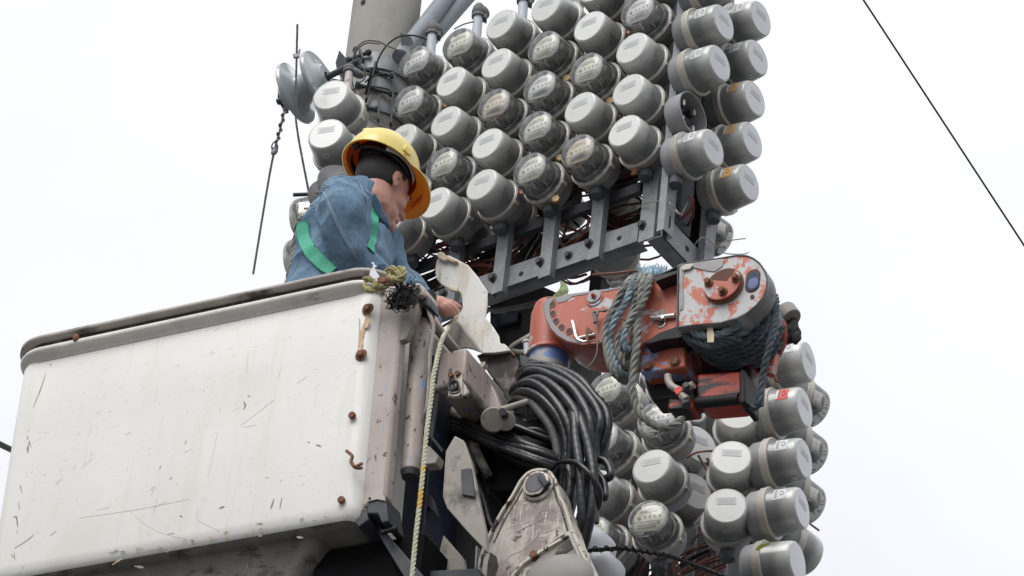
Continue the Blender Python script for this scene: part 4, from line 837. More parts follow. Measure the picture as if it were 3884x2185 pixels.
bm = B(); prism(bm, [PB(zJ(*p), .145) for p in ((695, 625), (720, 600), (870, 600), (860, 905), (680, 915))], qb*.012); prism(bm, [PB(zJ(*p), .16) for p in ((870, 700), (930, 800), (930, 860), (900, 900), (865, 890))], qb*.02); part('lug_plate', bm, 'knuckrim', mt_, bevel=.002)
for xy in ((735, 640), (822, 618)): bm = B(); disc(bm, PB(zJ(*xy), .145), nb, .0095, .009, 0, 12); part('bolt', bm, 'rust', mt_, bevel=.001)
bm = B(); c = PB(zJ(765, 775), .145); lathe(bm, [(.018, 0), (.021, .004), (.018, .008), (.014, .006), (.013, -.002), (0, -.002)], 20, O=c, ax=nb); part('bushing', bm, 'galvdark', mt_)
bm = B(); tube(bm, smooth_path([PB(zJ(800, 745), .135), PB(zJ(830, 750), .135), PB(zJ(830, 850), .135), PB(zJ(740, 875), .135), PB(zJ(705, 840), .135)], 4), .003, 6); part('spring_clip', bm, 'zincbolt', mt_)
bm = B(); prism(bm, [PB(zJ(*p), .34) for p in ((1240, 730), (1310, 880), (1375, 1060), (1180, 1100), (1205, 780))], qb*.03); part('gusset', bm, 'beige', mt_, bevel=.003)
bm = B(); cyl(bm, PB(zJ(1280, 1215), .26), PB(zJ(1280, 1215), .40), .040, sides=28); part('bearing', bm, 'beigedark', mt_, bevel=.004)
bm = B(); cyl(bm, PB(zJ(1440, 1230), .28), PB(zJ(1440, 1230), .36), .032, sides=22); part('bearing', bm, 'beigedark', mt_, bevel=.003)
bm = B(); cyl(bm, PB(zJ(1400, 1110), .22), PB(zJ(1430, 1160), .27), .012, sides=12); part('nozzle', bm, 'galvdark', mt_)
bm = B(); a, b = PB(zJ(1370, 1090), .28), PB(zJ(1720, 980), .34); tube(bm, [a, b], .010, 12); part('arm', bm, 'beigedark', mt_)
bm = B(); prism(bm, [PB(zG(*p), .08) for p in ((845, 632), (905, 530), (960, 560), (1010, 700), (1105, 1150), (1115, 1290), (980, 1150), (850, 1000), (825, 925))], qb*.02); part('side_plate', bm, 'beigedark', mt_, bevel=.003)
bm = B(); prism(bm, [PB(zG(*p), .07) for p in ((945, 750), (1010, 740), (1035, 930), (950, 915))], qb*.01); part('cover_plate', bm, 'galvdark', mt_, bevel=.002)
bm = B(); prism(bm, [PB(zG(*p), .10) for p in ((700, 590), (740, 600), (800, 660), (780, 710), (700, 720), (690, 660))], qb*.04); part('latch', bm, 'beigedark', mt_, bevel=.003)
bm = B(); prism(bm, [PB(zG(*p), .08) for p in ((765, 250), (800, 255), (760, 545), (735, 540))], qb*.008); prism(bm, [PB(zG(*p), .08) for p in ((745, 540), (765, 540), (830, 620), (820, 640))], qb*.008); part('flat_bar', bm, 'black', mt_)
for pts, m in [((zG(700, 870), zG(760, 940), zG(790, 1050), zG(700, 960)), 'galvdark'), ((zG(830, 1180), zG(960, 1330), zG(980, 1449), zG(870, 1449), zG(800, 1300)), 'beigedark'), ((zG(1040, 1250), zG(1052, 1250), zG(1045, 1449), zG(1030, 1449)), 'galv')]:
    bm = B(); prism(bm, [PB(p, .27) for p in pts], qb*.02); part('frame_plate', bm, m, mt_, bevel=.002)
bm = B(); prism(bm, [PB(zG(*p), .18) for p in ((450, 1430), (1060, 1395), (1070, 1449), (1050, 1600), (450, 1600))], qb*.10); part('lower_frame', bm, 'galvdark', mt_, bevel=.004)
# shade put in as a near-black solid: deck seen below the bucket's right end
M['void'] = mat('painted_void_black', (.006, .006, .007), .9, 0, var=.3, spec=.1); bm = B(); l, r = lr(1.0); x_ = (r-l).normalized(); c = r-x_*.02+qb*.42-up*.20; box(bm, c, x_*.19, qb*.30, up*.19); part('void_block', bm, 'void', mt_)
# black rag
bm = B(); rg = random.Random(5); c = PB(zI(430, 760), .0)
for k in range(30):
    p = c+pb*rg.uniform(-.018, .034)+up*rg.uniform(-.035, .028)+nb*rg.uniform(.0, .02); ellipsoid(bm, p, V((rg.uniform(.006, .011), 0, rg.uniform(-.006, .006))), V((0, rg.uniform(.005, .010), 0)), V((rg.uniform(-.006, .006), 0, rg.uniform(.006, .014))), 8, 6)
for k in range(260):
    p = c+pb*rg.uniform(-.03, .045)+up*rg.uniform(-.04, .045)+nb*.015; q = p+V((rg.uniform(-.03, .03), rg.uniform(-.02, 0), rg.uniform(-.035, .03))); cable(bm, [p, p.lerp(q, .5)+V((rg.uniform(-.012, .012), 0, rg.uniform(-.012, .012))), q], .0016, 0, 3, 4)
solo('rag', bm, 'blackcloth', 'frayed black rag tied at the top of the beige upright rail', 'rag')

# ------------------------------------------------------------------ cracked white fibreglass cover
fc = thing('boom_tip_cover', PB(zI(1350, 1000), .5), 'cracked and torn white fibreglass cover standing up right of the hand', 'fibreglass cover')
bm = B(); prism(bm, [PB(zI(*p), .52) for p in ((890, 225), (925, 180), (1040, 165), (1150, 218), (1290, 290), (1400, 420), (1535, 620), (1535, 800), (1512, 960), (1490, 1200), (1470, 1440), (1380, 1310), (1290, 1200), (1195, 1085), (1150, 1030), (1135, 985), (1165, 930), (1195, 905), (1220, 850), (1212, 740), (1200, 665), (1165, 630), (1120, 600), (1060, 612), (975, 565), (925, 530), (885, 480), (862, 400), (868, 295))], qb*.012); part('front_shell', bm, 'fairing', fc, bevel=.003)
bm = B(); prism(bm, [PB(zI(*p), .522) for p in ((1512, 962), (1560, 1020), (1625, 1110), (1690, 1215), (1697, 1290), (1730, 1325), (1760, 1318), (1800, 1350), (1850, 1412), (1640, 1445), (1472, 1449), (1490, 1200))], qb*.012+up*0); part('side_shell', bm, 'fairing', fc, bevel=.003)
pl2 = Plane(PB(zI(1150, 1030), .51), 58)
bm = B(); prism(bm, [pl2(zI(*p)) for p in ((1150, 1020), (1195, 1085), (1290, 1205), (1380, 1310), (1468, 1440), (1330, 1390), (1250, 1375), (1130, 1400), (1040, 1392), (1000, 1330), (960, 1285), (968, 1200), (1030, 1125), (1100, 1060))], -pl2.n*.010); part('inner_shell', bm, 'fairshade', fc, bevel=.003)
bm = B(); prism(bm, [PB(zI(*p), .505) for p in ((885, 170), (900, 130), (930, 115), (970, 130), (1000, 165), (1060, 190), (1150, 232), (1150, 245), (1085, 250), (1030, 225), (985, 240), (945, 220), (900, 195))], qb*.02); part('torn_edge', bm, 'torn', fc, bevel=.003)
bm = B(); prism(bm, [PB(zI(*p), .508) for p in ((1005, 560), (1080, 590), (1125, 585), (1150, 625), (1165, 640), (1125, 632), (1060, 618), (1010, 585))], qb*.01); part('torn_edge', bm, 'torn', fc, bevel=.001)
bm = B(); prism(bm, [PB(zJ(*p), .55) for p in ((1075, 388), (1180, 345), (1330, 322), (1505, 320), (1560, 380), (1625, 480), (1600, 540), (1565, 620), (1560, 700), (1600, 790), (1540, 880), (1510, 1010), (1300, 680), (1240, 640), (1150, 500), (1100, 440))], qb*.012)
part('shaded_plate', bm, 'shade_grime', fc, bevel=.002)  # shade under the cover put into the plate's dark colour
bm = B(); tube(bm, [PB(zJ(*p), .545) for p in ((1075, 388), (1180, 345), (1330, 322), (1505, 320), (1560, 380))], .004, 6); part('plate_edge', bm, 'rust', fc)
bm = B(); prism(bm, [PB(zJ(*p), .31) for p in ((1085, 480), (1175, 450), (1165, 500), (1110, 545), (1090, 560))], qb*.02); part('tab', bm, 'beige', fc)
# long pale rope from the cover down to the bottom of the picture
bm = B(); pts = [PB(zI(1165, 860), .48), PB(zI(1150, 950), .47), PB(zI(1110, 1040), .46), PB(zI(1040, 1120), .44), PB(zI(975, 1230), .3), PB(zI(930, 1340), .14), PB(zJ(590, 230), .08), PB(zJ(550, 390), .06), PB(zJ(530, 490), .05), PB(zJ(490, 690), .04), PB(zJ(470, 900), .03), PB(zJ(430, 1200), .02), PB(zJ(400, 1449), .01)]+[PB(zG(x, y), .0) for x, y in ((695, 790), (675, 980), (655, 1150), (640, 1300), (625, 1460), (610, 1650))]
rope(bm, pts, .0080, 0, 8, pitch=6); solo('rope', bm, 'ropeyellow', 'pale yellow twisted rope hanging down past the beige pipe', 'rope')
# olive knots at the rail top
for cxy, pts, lab in [((850, 590), ((-60, 500), (-10, 470), (70, 500), (110, 560), (60, 620), (-30, 610), (-80, 560)), 'olive rope loop on the bucket corner, left of the knot'), ((350, 410), ((235, 390), (290, 340), (360, 355), (430, 345), (455, 400), (430, 470), (350, 480), (280, 460), (250, 410), (330, 370), (400, 410), (420, 450)), 'olive rope knot above the beige rail')]:
    bm = B(); rope(bm, [PB(zI(*p), -.045) for p in pts], .0115, 0, 8, pitch=6); 
    if cxy[0] == 850: rope(bm, [PB(zI(60, 560), -.045), PB(zI(140, 600), -.04), PB(zI(220, 560), -.03), PB(zI(280, 500), -.03)], .011, 0, 6)
    solo('rope_knot', bm, 'ropeolive', lab, 'rope', 'olive rope lashing on the bucket corner')
bm = B(); q = [PB(zI(*p), -.06) for p in ((120, 490), (150, 480), (240, 470), (250, 530), (200, 555), (130, 540))]; prism(bm, q, nb*.012); solo('shackle', bm, 'rust', 'small rusty shackle between the two olive knots', 'shackle', bevel=.003)
bm = B(); q = [PB(zI(*p), -.05) for p in ((30, 270), (60, 262), (80, 300), (115, 318), (75, 340), (90, 380), (130, 430), (150, 500), (110, 520), (60, 480), (10, 430), (20, 380), (50, 340), (60, 300))]; prism(bm, q, nb*.004)
solo('plastic_strip', bm, 'plastic', 'torn white plastic strip tied on the bucket rim', 'plastic strip', bevel=.001)

# ------------------------------------------------------------------ the worker
zv = V((0, 0, 1)); al, pt_ = rad(41), rad(14)
g0 = V((math.cos(al), math.sin(al), 0)); g = g0*math.cos(pt_)-zv*math.sin(pt_); h = g0*math.sin(pt_)+zv*math.cos(pt_); rr_ = g.cross(h)
OH = at(1452, 716, 13.5)
def hp(a, b, c): return OH+g*a+rr_*b+h*c
per = thing('person', at(1290, 1500, 13.15), 'worker in a yellow hard hat, denim jacket and green harness leaning in the bucket', 'person')
bm = B()
def ell(a, b, c, ra, rb, rc_): ellipsoid(bm, hp(a, b, c), g*ra, rr_*rb, h*rc_, 20, 14)
ell(-.012, 0, .035, .098, .076, .098); ell(.040, 0, -.02, .052, .060, .080); ell(.028, 0, -.078, .060, .052, .046); ell(.080, 0, -.112, .024, .024, .020)
ell(.104, 0, -.028, .015, .013, .024); ell(.110, 0, -.040, .013, .015, .010); ell(.092, 0, -.070, .013, .024, .010); ell(.090, 0, -.082, .012, .022, .008); ell(.080, 0, .012, .018, .048, .013)
for s_ in (-1, 1):
    ell(.055, s_*.040, -.035, .030, .020, .030); ell(-.008, s_*.078, -.002, .019, .007, .031); ell(-.012, s_*.083, .006, .017, .005, .022); ell(-.004, s_*.076, -.028, .009, .007, .012)
nk = at(1418, 800, 13.46)
tube(bm, smooth_path([hp(-.02, 0, -.03), hp(-.01, 0, -.09), nk, at(1370, 880, 13.42)], 5), lambda i: .062+.0006*i, 18)
def chain(bm, pts, n=6, sides=18):
    P = smooth_path([p for p, r in pts], n); Rr = [r for p, r in pts]; m = len(pts)-1
    rad_ = [Rr[min(i//n, m)]*(1-(i % n)/n)+Rr[min(i//n+1, m)]*((i % n)/n) for i in range(len(P))]
    tube(bm, P, rad_, sides)
    for k in (0, -1): ellipsoid(bm, P[k], V((rad_[k], 0, 0)), V((0, rad_[k], 0)), V((0, 0, rad_[k])), 14, 8)
tor = [(at(1395, 780, 13.46), .06), (at(1345, 810, 13.44), .09), (at(1310, 880, 13.42), .12), (at(1290, 980, 13.36), .12), (at(1280, 1110, 13.27), .13), (at(1268, 1240, 13.18), .13)]
arm = [(at(1290, 765, 13.30), .050), (at(1292, 860, 13.23), .050), (at(1335, 985, 13.18), .050), (at(1430, 1050, 13.17), .044), (at(1545, 1100, 13.18), .034), (at(1640, 1143, 13.2), .026)]
arm2 = [(at(1435, 800, 13.60), .06), (at(1455, 920, 13.54), .052), (at(1500, 1020, 13.46), .044), (at(1570, 1130, 13.40), .036), (at(1640, 1240, 13.36), .03)]
chain(bm, tor); chain(bm, arm); chain(bm, arm2)
hip = at(1262, 1240, 13.18)
for s_ in (-1, 1):
    a = hip+rr_*.09*s_; chain(bm, [(a, .085), (a-zv*.42+g0*.04, .062), (a-zv*.80, .045), (a-zv*.84+g0*.10, .042)])
# near hand: palm, four fingers, thumb
HD = 13.19
def hpx(x, y, dd=0): return at(*zI(x, y), HD+dd)
chain(bm, [(hpx(760, 785), .026), (hpx(850, 785), .025), (hpx(920, 800), .024)], 4, 12)
for dd in (-.015, .012): ellipsoid(bm, hpx(905, 790, dd), V((.030, 0, -.008)), V((0, .016, 0)), V((.006, 0, .022)), 14, 10)
for pts in ([(940, 735, .0), (1020, 765, .0), (1110, 795, .0), (1190, 850, .0)], [(950, 790, -.012), (1040, 805, -.02), (1090, 840, -.02), (1150, 910, -.01)], [(930, 815, -.02), (1000, 830, -.028), (1060, 880, -.028), (1110, 945, -.02)],
            [(905, 835, -.022), (960, 860, -.03), (1020, 905, -.03), (1065, 945, -.025)], [(880, 860, .012), (930, 900, .02), (1000, 950, .02)]):
    P = [hpx(*q) for q in pts]; chain(bm, [(p, r) for p, r in zip(P, (.0105, .0098, .0090, .0080))], 4, 10)
for k, p in enumerate((hpx(944, 745), hpx(958, 790, -.012))): ellipsoid(bm, p, V((.012, 0, 0)), V((0, .012, 0)), V((0, 0, .012)), 10, 8)
# far hand
chain(bm, [(at(1640, 1240, 13.36), .028), (at(1670, 1275, 13.35), .026), (at(1690, 1300, 13.34), .018)], 4, 12)
for k in range(4):
    a = at(1686+k*4, 1290-k*9, 13.33+k*.008); chain(bm, [(a, .010), (a+V((.03, 0, -.02)), .009), (a+V((.045, .01, -.045)), .008)], 3, 8)
body = part('body', bm, 'skin', per); remesh(body, .0042, 5)
# jacket
bm = B()
chain(bm, [(at(1365, 765, 13.45), .085), (at(1335, 800, 13.43), .115), (at(1312, 880, 13.41), .155), (at(1304, 980, 13.35), .157), (at(1285, 1110, 13.27), .175), (at(1275, 1230, 13.18), .17)])
chain(bm, [(at(1300, 748, 13.30), .076), (at(1302, 800, 13.20), .088), (at(1306, 880, 13.15), .082), (at(1345, 985, 13.13), .068), (at(1430, 1045, 13.16), .056), (at(1530, 1092, 13.17), .045), (at(1575, 1110, 13.175), .043)])
chain(bm, [(at(1415, 850, 13.58), .075), (at(1450, 940, 13.52), .066), (at(1498, 1020, 13.45), .056), (at(1570, 1130, 13.40), .048), (at(1628, 1225, 13.37), .044)])
chain(bm, [(at(1262, 800, 13.45), .055), (at(1232, 870, 13.42), .064), (at(1204, 960, 13.38), .070), (at(1180, 1080, 13.30), .085)])
jk = part('jacket', bm, 'denim', per); remesh(jk, .0055, 3)
tx = bpy.data.textures.new('folds', 'CLOUDS'); tx.noise_scale = .085; tx.noise_depth = 1
dm = jk.modifiers.new('folds', 'DISPLACE'); dm.texture = tx; dm.strength = .024; dm.mid_level = .5; dm.texture_coords = 'LOCAL'
t2 = bpy.data.textures.new('creases', 'MUSGRAVE'); t2.musgrave_type = 'RIDGED_MULTIFRACTAL'; t2.noise_scale = .11; t2.octaves = 1.6
dm = jk.modifiers.new('creases', 'DISPLACE'); dm.texture = t2; dm.strength = .018; dm.mid_level = .6; dm.texture_coords = 'LOCAL'
bpy.context.view_layer.update()
def bvh_of(o):
    dg = bpy.context.evaluated_depsgraph_get(); e = o.evaluated_get(dg); me = e.to_mesh(); b = bmesh.new(); b.from_mesh(me); b.transform(o.matrix_world) if False else b.transform(Matrix.Translation(ORG[o])); t = BVHTree.FromBMesh(b); b.free(); e.to_mesh_clear(); return t
JB = bvh_of(jk)
def hit(T, x, y, fall=13.3):
    r = ray(x, y).normalized(); p, n, i, d = T.ray_cast(C0, r)
    if p is None: p, n, i, d = T.find_nearest(at(x, y, fall))
    return p, (n if n.dot(r) < 0 else -n)
def ribbon(T, pts, wd, lift, th, name, m, parent, zc_=zL, n=6):
    P = [V((*zc_(*q), 0)) for q in pts]; P = smooth_path(P, n); bm = B(); H = [hit(T, p.x, p.y) for p in P]
    C = [p+nn*lift for p, nn in H]; N_ = [nn for p, nn in H]
    for _ in range(3): C = [C[0]]+[(C[i-1]+C[i]*2+C[i+1])/4 for i in range(1, len(C)-1)]+[C[-1]]
    ra = []
    for i in range(len(C)):
        t = (C[min(i+1, len(C)-1)]-C[max(i-1, 0)]).normalized(); s_ = t.cross(N_[i]).normalized(); nn = s_.cross(t); ra.append([bm.verts.new(C[i]+s_*wd/2), bm.verts.new(C[i]+nn*th+s_*wd*.45), bm.verts.new(C[i]+nn*th-s_*wd*.45), bm.verts.new(C[i]-s_*wd/2)])
    for i in range(len(ra)-1):
        for k in range(4): bm.faces.new((ra[i][k], ra[i][(k+1) % 4], ra[i+1][(k+1) % 4], ra[i+1][k]))
    bm.faces.new(ra[0][::-1]); bm.faces.new(ra[-1]); return part(name, bm, m, parent)
ribbon(JB, [(378, 690), (372, 770), (388, 870), (435, 980), (515, 1080), (600, 1160), (700, 1230)], .046, .006, .004, 'harness_strap', 'strap', per)
ribbon(JB, [(1135, 560), (1128, 640), (1118, 740), (1112, 840), (1100, 920), (1085, 1000)], .034, .004, .004, 'harness_strap', 'strap', per)
for pts in ([(598, 372), (630, 450), (668, 560), (715, 670), (760, 770), (815, 870), (870, 960), (920, 1050), (960, 1090)], [(625, 400), (655, 480), (690, 570), (735, 670), (780, 765), (832, 860), (885, 950), (935, 1035)]):
    ribbon(JB, pts, .0045, .0024, .0016, 'seam', 'seam', per)
for pts in ([(570, 272), (610, 285), (650, 300)], [(545, 285), (600, 315), (640, 315)], [(590, 335), (540, 360), (490, 395), (455, 440), (440, 510)], [(610, 345), (550, 375), (500, 415), (470, 460), (458, 520)], [(400, 440), (440, 520), (450, 560)], [(700, 215), (800, 195), (880, 185)], [(905, 190), (980, 300), (1040, 430), (1060, 560), (1040, 690)], [(1120, 500), (1118, 560), (1105, 610)]):
    ribbon(JB, pts, .0036, .0020, .0014, 'seam', 'seam', per)
# collar and lapel
bm = B(); q = [at(*zL(*p), 13.33) for p in ((1118, 382), (1152, 370), (1195, 455), (1250, 590), (1295, 660), (1308, 750), (1262, 700), (1190, 640), (1135, 560), (1112, 470))]; prism(bm, q, V((.0, .02, 0)))
part('collar', bm, 'denim', per, bevel=.004)
bm = B(); q = [at(*zL(*p), 13.35) for p in ((1255, 610), (1300, 690), (1308, 1180), (1270, 1190), (1210, 1080), (1195, 980), (1240, 830), (1245, 700))]; prism(bm, q, V((0, .025, 0))); part('jacket_front', bm, 'denim', per, bevel=.006)
for x, y in ((1195, 672), (1172, 795)):
    bm = B(); c = at(*zL(x, y), 13.34); tube(bm, [c+V((math.cos(t*PI/7)*.009, -.004, math.sin(t*PI/7)*.012)) for t in range(14)], .0022, 6, closed=True); part('harness_ring', bm, 'zincbolt', per)
for s_ in (-1, 1):
    bm = B(); ellipsoid(bm, hp(-.006, s_*.0885, .004), g*.0085, rr_*.003, h*.015, 12, 8); part('ear_hollow', bm, 'skinshade', per)  # darker tone painted for the shade in the ear hollow
# hair
bm = B(); ellipsoid(bm, hp(-.013, 0, .034), g*.1015, rr_*.0795, h*.101, 48, 32)
dl = []
for f in bm.faces:
    c = f.calc_center_median()-OH; a, b_, c_ = c.dot(g), c.dot(rr_), c.dot(h)
    keep = (a < -.018 and c_ > -.072+.3*(a+.1)) or (a < .020 and c_ > .022) or c_ > .055
    if not keep: dl.append(f)
bmesh.ops.delete(bm, geom=dl, context='FACES'); hr = part('hair', bm, 'hair', per, normals=False); sm = hr.modifiers.new('solid', 'SOLIDIFY'); sm.thickness = .006; sm.offset = .6
for s_ in (-1, 1):
    bm = B(); ellipsoid(bm, hp(.074, s_*.031, -.006), g*.012, rr_*.012, h*.012, 12, 8); part('eye', bm, 'stickerwhite', per)
    bm = B(); ellipsoid(bm, hp(.086, s_*.032, .014), g*.006, rr_*.018, h*.004, 10, 6); part('eyebrow', bm, 'hair', per)
bm = B(); a = hip; chain(bm, [(a, .16), (a-zv*.08, .16)]); 
for s_ in (-1, 1): q = hip+rr_*.09*s_-zv*.06; chain(bm, [(q, .10), (q-zv*.38+g0*.04, .078), (q-zv*.74, .062)])
tr = part('trousers', bm, 'trousers', per); remesh(tr, .012, 3)
# hard hat
ht = rad(3); HC = hp(-.034, 0, .080)
def hpt(u, v, k=0):
    """u angle round from the front, v elevation"""
    a, b_, c_ = .137, .112, .130
    return HC+(g*math.cos(u)*a+rr_*math.sin(u)*b_)*math.cos(v)+h*(math.sin(v)*c_)
bm = B(); NU = 56; rings = []
def brimw(u):
    c = math.cos(u); return .010+(.060*max(0, (c-.30)/.70)**.55 if c > .30 else 0)
for lv in range(12):
    v = PI/2*(1-lv/11*1.0)
    rings.append([HC+h*.130] if lv == 0 else [hpt(2*PI*k/NU, v) for k in range(NU)])
def flange(f, drop): return [hpt(2*PI*k/NU, 0)+(g*math.cos(2*PI*k/NU)+rr_*math.sin(2*PI*k/NU)*(1-.25*max(0, math.cos(2*PI*k/NU))))*brimw(2*PI*k/NU)*f-h*(drop+.030*f*max(0, math.cos(2*PI*k/NU)-.3)) for k in range(NU)]
rings.append([p-h*.016 for p in rings[-1]]); rings.append(flange(.5, .018)); rings.append(flange(1.0, .024))
vr = [[bm.verts.new(p) for p in r] for r in rings]
for i in range(len(vr)-1):
    a, b_ = vr[i], vr[i+1]
    for k in range(NU):
        k2 = (k+1) % NU; bm.faces.new((a[0], b_[k], b_[k2]) if len(a) == 1 else (a[k], b_[k], b_[k2], a[k2]))
hm = part('helmet', bm, ['helmet', 'helmetin'], per, ang=60); sm = hm.modifiers.new('solid', 'SOLIDIFY'); sm.thickness = .0035; sm.offset = -1; sm.material_offset = 1
HB = bvh_of(hm)
bm = B(); rd = [hpt(0 if v_ > 0 else PI, abs(v_))+h*.001 for v_ in (rad(20), rad(35), rad(50), rad(65), rad(80))]+[hpt(PI, v_)+h*.001 for v_ in (rad(85), rad(70), rad(55), rad(40), rad(28))]
P = smooth_path(rd, 5); n_ = len(P); tube(bm, P, [.004+.016*math.sin(PI*i/(n_-1))**.5 for i in range(n_)], 12, ry=[.0035]*n_); rdg = part('ridge', bm, 'helmet', hm, ang=60)
for s_ in (-1, 1):
    bm = B(); c = hpt(s_*PI/2*1.0, rad(8)); box(bm, c+rr_*s_*.002-h*.002, g*.017, rr_*.004, h*.013); part('lug', bm, 'helmet', hm, bevel=.003)
    bm = B(); c = hpt(s_*rad(52), 0)-h*.012; disc(bm, c, (rr_*s_*.8+g*.5).normalized(), .007, .006, 0, 14); part('chin_strap_anchor', bm, 'helmet', hm)
bm = B(); pr = [(.104, .0), (.104, -.022)]
q = [HC+(g*math.cos(2*PI*k/40)*.116+rr_*math.sin(2*PI*k/40)*.092)-h*.020 for k in range(40)]
for off in (0,): 
    v1 = [bm.verts.new(p+h*.012) for p in q]; v2 = [bm.verts.new(p-h*.012) for p in q]
    for k in range(40): bm.faces.new((v1[k], v2[k], v2[(k+1) % 40], v1[(k+1) % 40]))
hb = part('headband', bm, 'band', hm); hb.modifiers.new('solid', 'SOLIDIFY').thickness = .003
bm = B(); q = [HC+(g*math.cos(a_)*.124+rr_*math.sin(a_)*.101)-h*.0 for a_ in [rad(42+6*k) for k in range(14)]]
v1 = [bm.verts.new(p+h*(.03)) for p in q]; v2 = [bm.verts.new(p-h*(.034-.014*math.sin(PI*k/13))) for k, p in enumerate(q)]
for k in range(13): bm.faces.new((v1[k], v2[k], v2[k+1], v1[k+1]))
sp = part('suspension', bm, 'bandwhite', hm); sp.modifiers.new('solid', 'SOLIDIFY').thickness = .003
bm = B(); ellipsoid(bm, HC+h*.015, g*.098, rr_*.078, h*.07, 24, 12); part('inner_cradle', bm, 'band', hm)
bm = B(); c = HC-g*.125-h*.018; disc(bm, c+g*.004, -g, .014, .012, 0, 14); part('ratchet_knob', bm, 'band', hm)
def lettering(txt, o, X, Y, size, m, parent, name='lettering', th=.0006, shear=.1):
    cu = bpy.data.curves.new(name, 'FONT'); cu.body = txt; cu.size = size; cu.extrude = th/2; cu.shear = shear; cu.align_x = 'CENTER'; cu.align_y = 'CENTER'; cu.offset = size*.006
    t = bpy.data.objects.new(name, cu); COL.objects.link(t); bpy.context.view_layer.update()
    me = bpy.data.meshes.new_from_object(t.evaluated_get(bpy.context.evaluated_depsgraph_get())); bpy.data.objects.remove(t); bpy.data.curves.remove(cu)
    X = X.normalized(); N_ = X.cross(Y).normalized(); Y = N_.cross(X)
    me.transform(Matrix(((X.x, Y.x, N_.x, o.x), (X.y, Y.y, N_.y, o.y), (X.z, Y.z, N_.z, o.z), (0, 0, 0, 1)))); me.transform(Matrix.Translation(-ORG[parent]))
    ob = bpy.data.objects.new(name, me); me.materials.clear(); me.materials.append(M[m]); COL.objects.link(ob); ob.parent = parent; ORG[ob] = ORG[parent]; return ob
p, n = hit(HB, 1583, 762); X_ = rr_-g*.30; X_ = (X_-n*X_.dot(n)).normalized(); lettering('R.Singhun', p+n*.004, X_, n.cross(X_), .0185, 'marker', hm, shear=.15)
p, n = hit(HB, *zK(1648, 495)); lettering('R.', p+n*.0012, (_R+_U*-.1), _U, .020, 'marker', hm)

# pale twisted ropes hanging behind the worker
bm = B(); rope(bm, [at(*zL(350, 640), 13.75), at(*zL(335, 760), 13.75), at(*zL(300, 870), 13.72), at(*zL(285, 1000), 13.7), at(*zL(250, 1130), 13.66), at(*zL(225, 1250), 13.62), at(*zL(215, 1400), 13.6)], .014, 0, 8, pitch=6)
rope(bm, [at(*zL(335, 690), 13.78), at(*zL(310, 800), 13.78), at(*zL(270, 930), 13.75), at(*zL(262, 1060), 13.72), at(*zL(235, 1200), 13.68), at(*zL(225, 1400), 13.66)], .012, 0, 8, pitch=6)
solo('rope', bm, 'ropegrey', 'pale grey twisted rope hanging down behind the worker back', 'rope')

# ------------------------------------------------------------------ red jib winch
PW = Plane(at(2450, 1250, 12.7), 31); pw, qw, nw = PW.p, PW.q, PW.n
jw = thing('jib_winch', PW(zE(320, 800), .12), 'battered orange-red jib arm with a rope winch on its outer end', 'jib winch')
E_ = lambda pts, off: [PW(zE(*p), off) for p in pts]
def plate(name, pts, off, th, m, bev=.003, parent=None, conv=None):
    bm = B(); prism(bm, [PW((conv or zE)(*p), off) for p in pts], qw*th); return part(name, bm, m, parent or jw, bevel=bev)
# arm box
plate('arm', [(285, 440), (420, 372), (760, 330), (1000, 262), (1175, 200), (1175, 585), (940, 690), (915, 700), (700, 715), (520, 712), (430, 690), (365, 650)], .02, .16, 'red', .008)
plate('side_plate', [(276, 432), (300, 405), (345, 395), (440, 372), (760, 328), (1000, 262), (1168, 192), (1168, 560), (1150, 590), (1060, 625), (940, 690), (915, 712), (760, 700), (640, 695), (520, 708), (430, 688), (365, 650), (320, 600), (290, 540), (277, 480)], .0, .014, 'red', .003)
# grey worn rim along the quadrant edge
bm = B(); q = [(300, 405), (283, 440), (284, 490), (298, 545), (328, 600), (372, 645), (435, 682), (520, 702)]; inn = [(350, 400), (322, 440), (318, 490), (334, 540), (360, 585), (398, 622), (448, 655), (520, 690)]
prism(bm, [PW(zE(*p), -.0006) for p in q+inn[::-1]], qw*-.002); part('quadrant_edge', bm, 'steelgrey', jw, bevel=.001)
bm = B(); prism(bm, [PW(zE(*p), -.0005) for p in ((345, 398), (440, 374), (760, 330), (1000, 264), (1000, 276), (880, 312), (700, 352), (560, 372), (470, 386), (420, 420), (375, 430))], qw*-.0012); part('worn_edge', bm, 'steelgrey', jw)
for x, y in ((336, 440), (338, 500), (359, 549), (396, 589), (447, 615)):
    c = PW(zE(x, y), -.0008); bm = B(); disc(bm, c, nw, .0118, .0016, 0, 20); ho = part('pin_hole', bm, 'hole', jw); bm = B(); tube(bm, [c+pw*math.cos(t*PI/10)*.0118+up*math.sin(t*PI/10)*.0118+nw*.001 for t in range(20)], .0013, 5, closed=True); part('hole_rim', bm, 'steelgrey', ho)
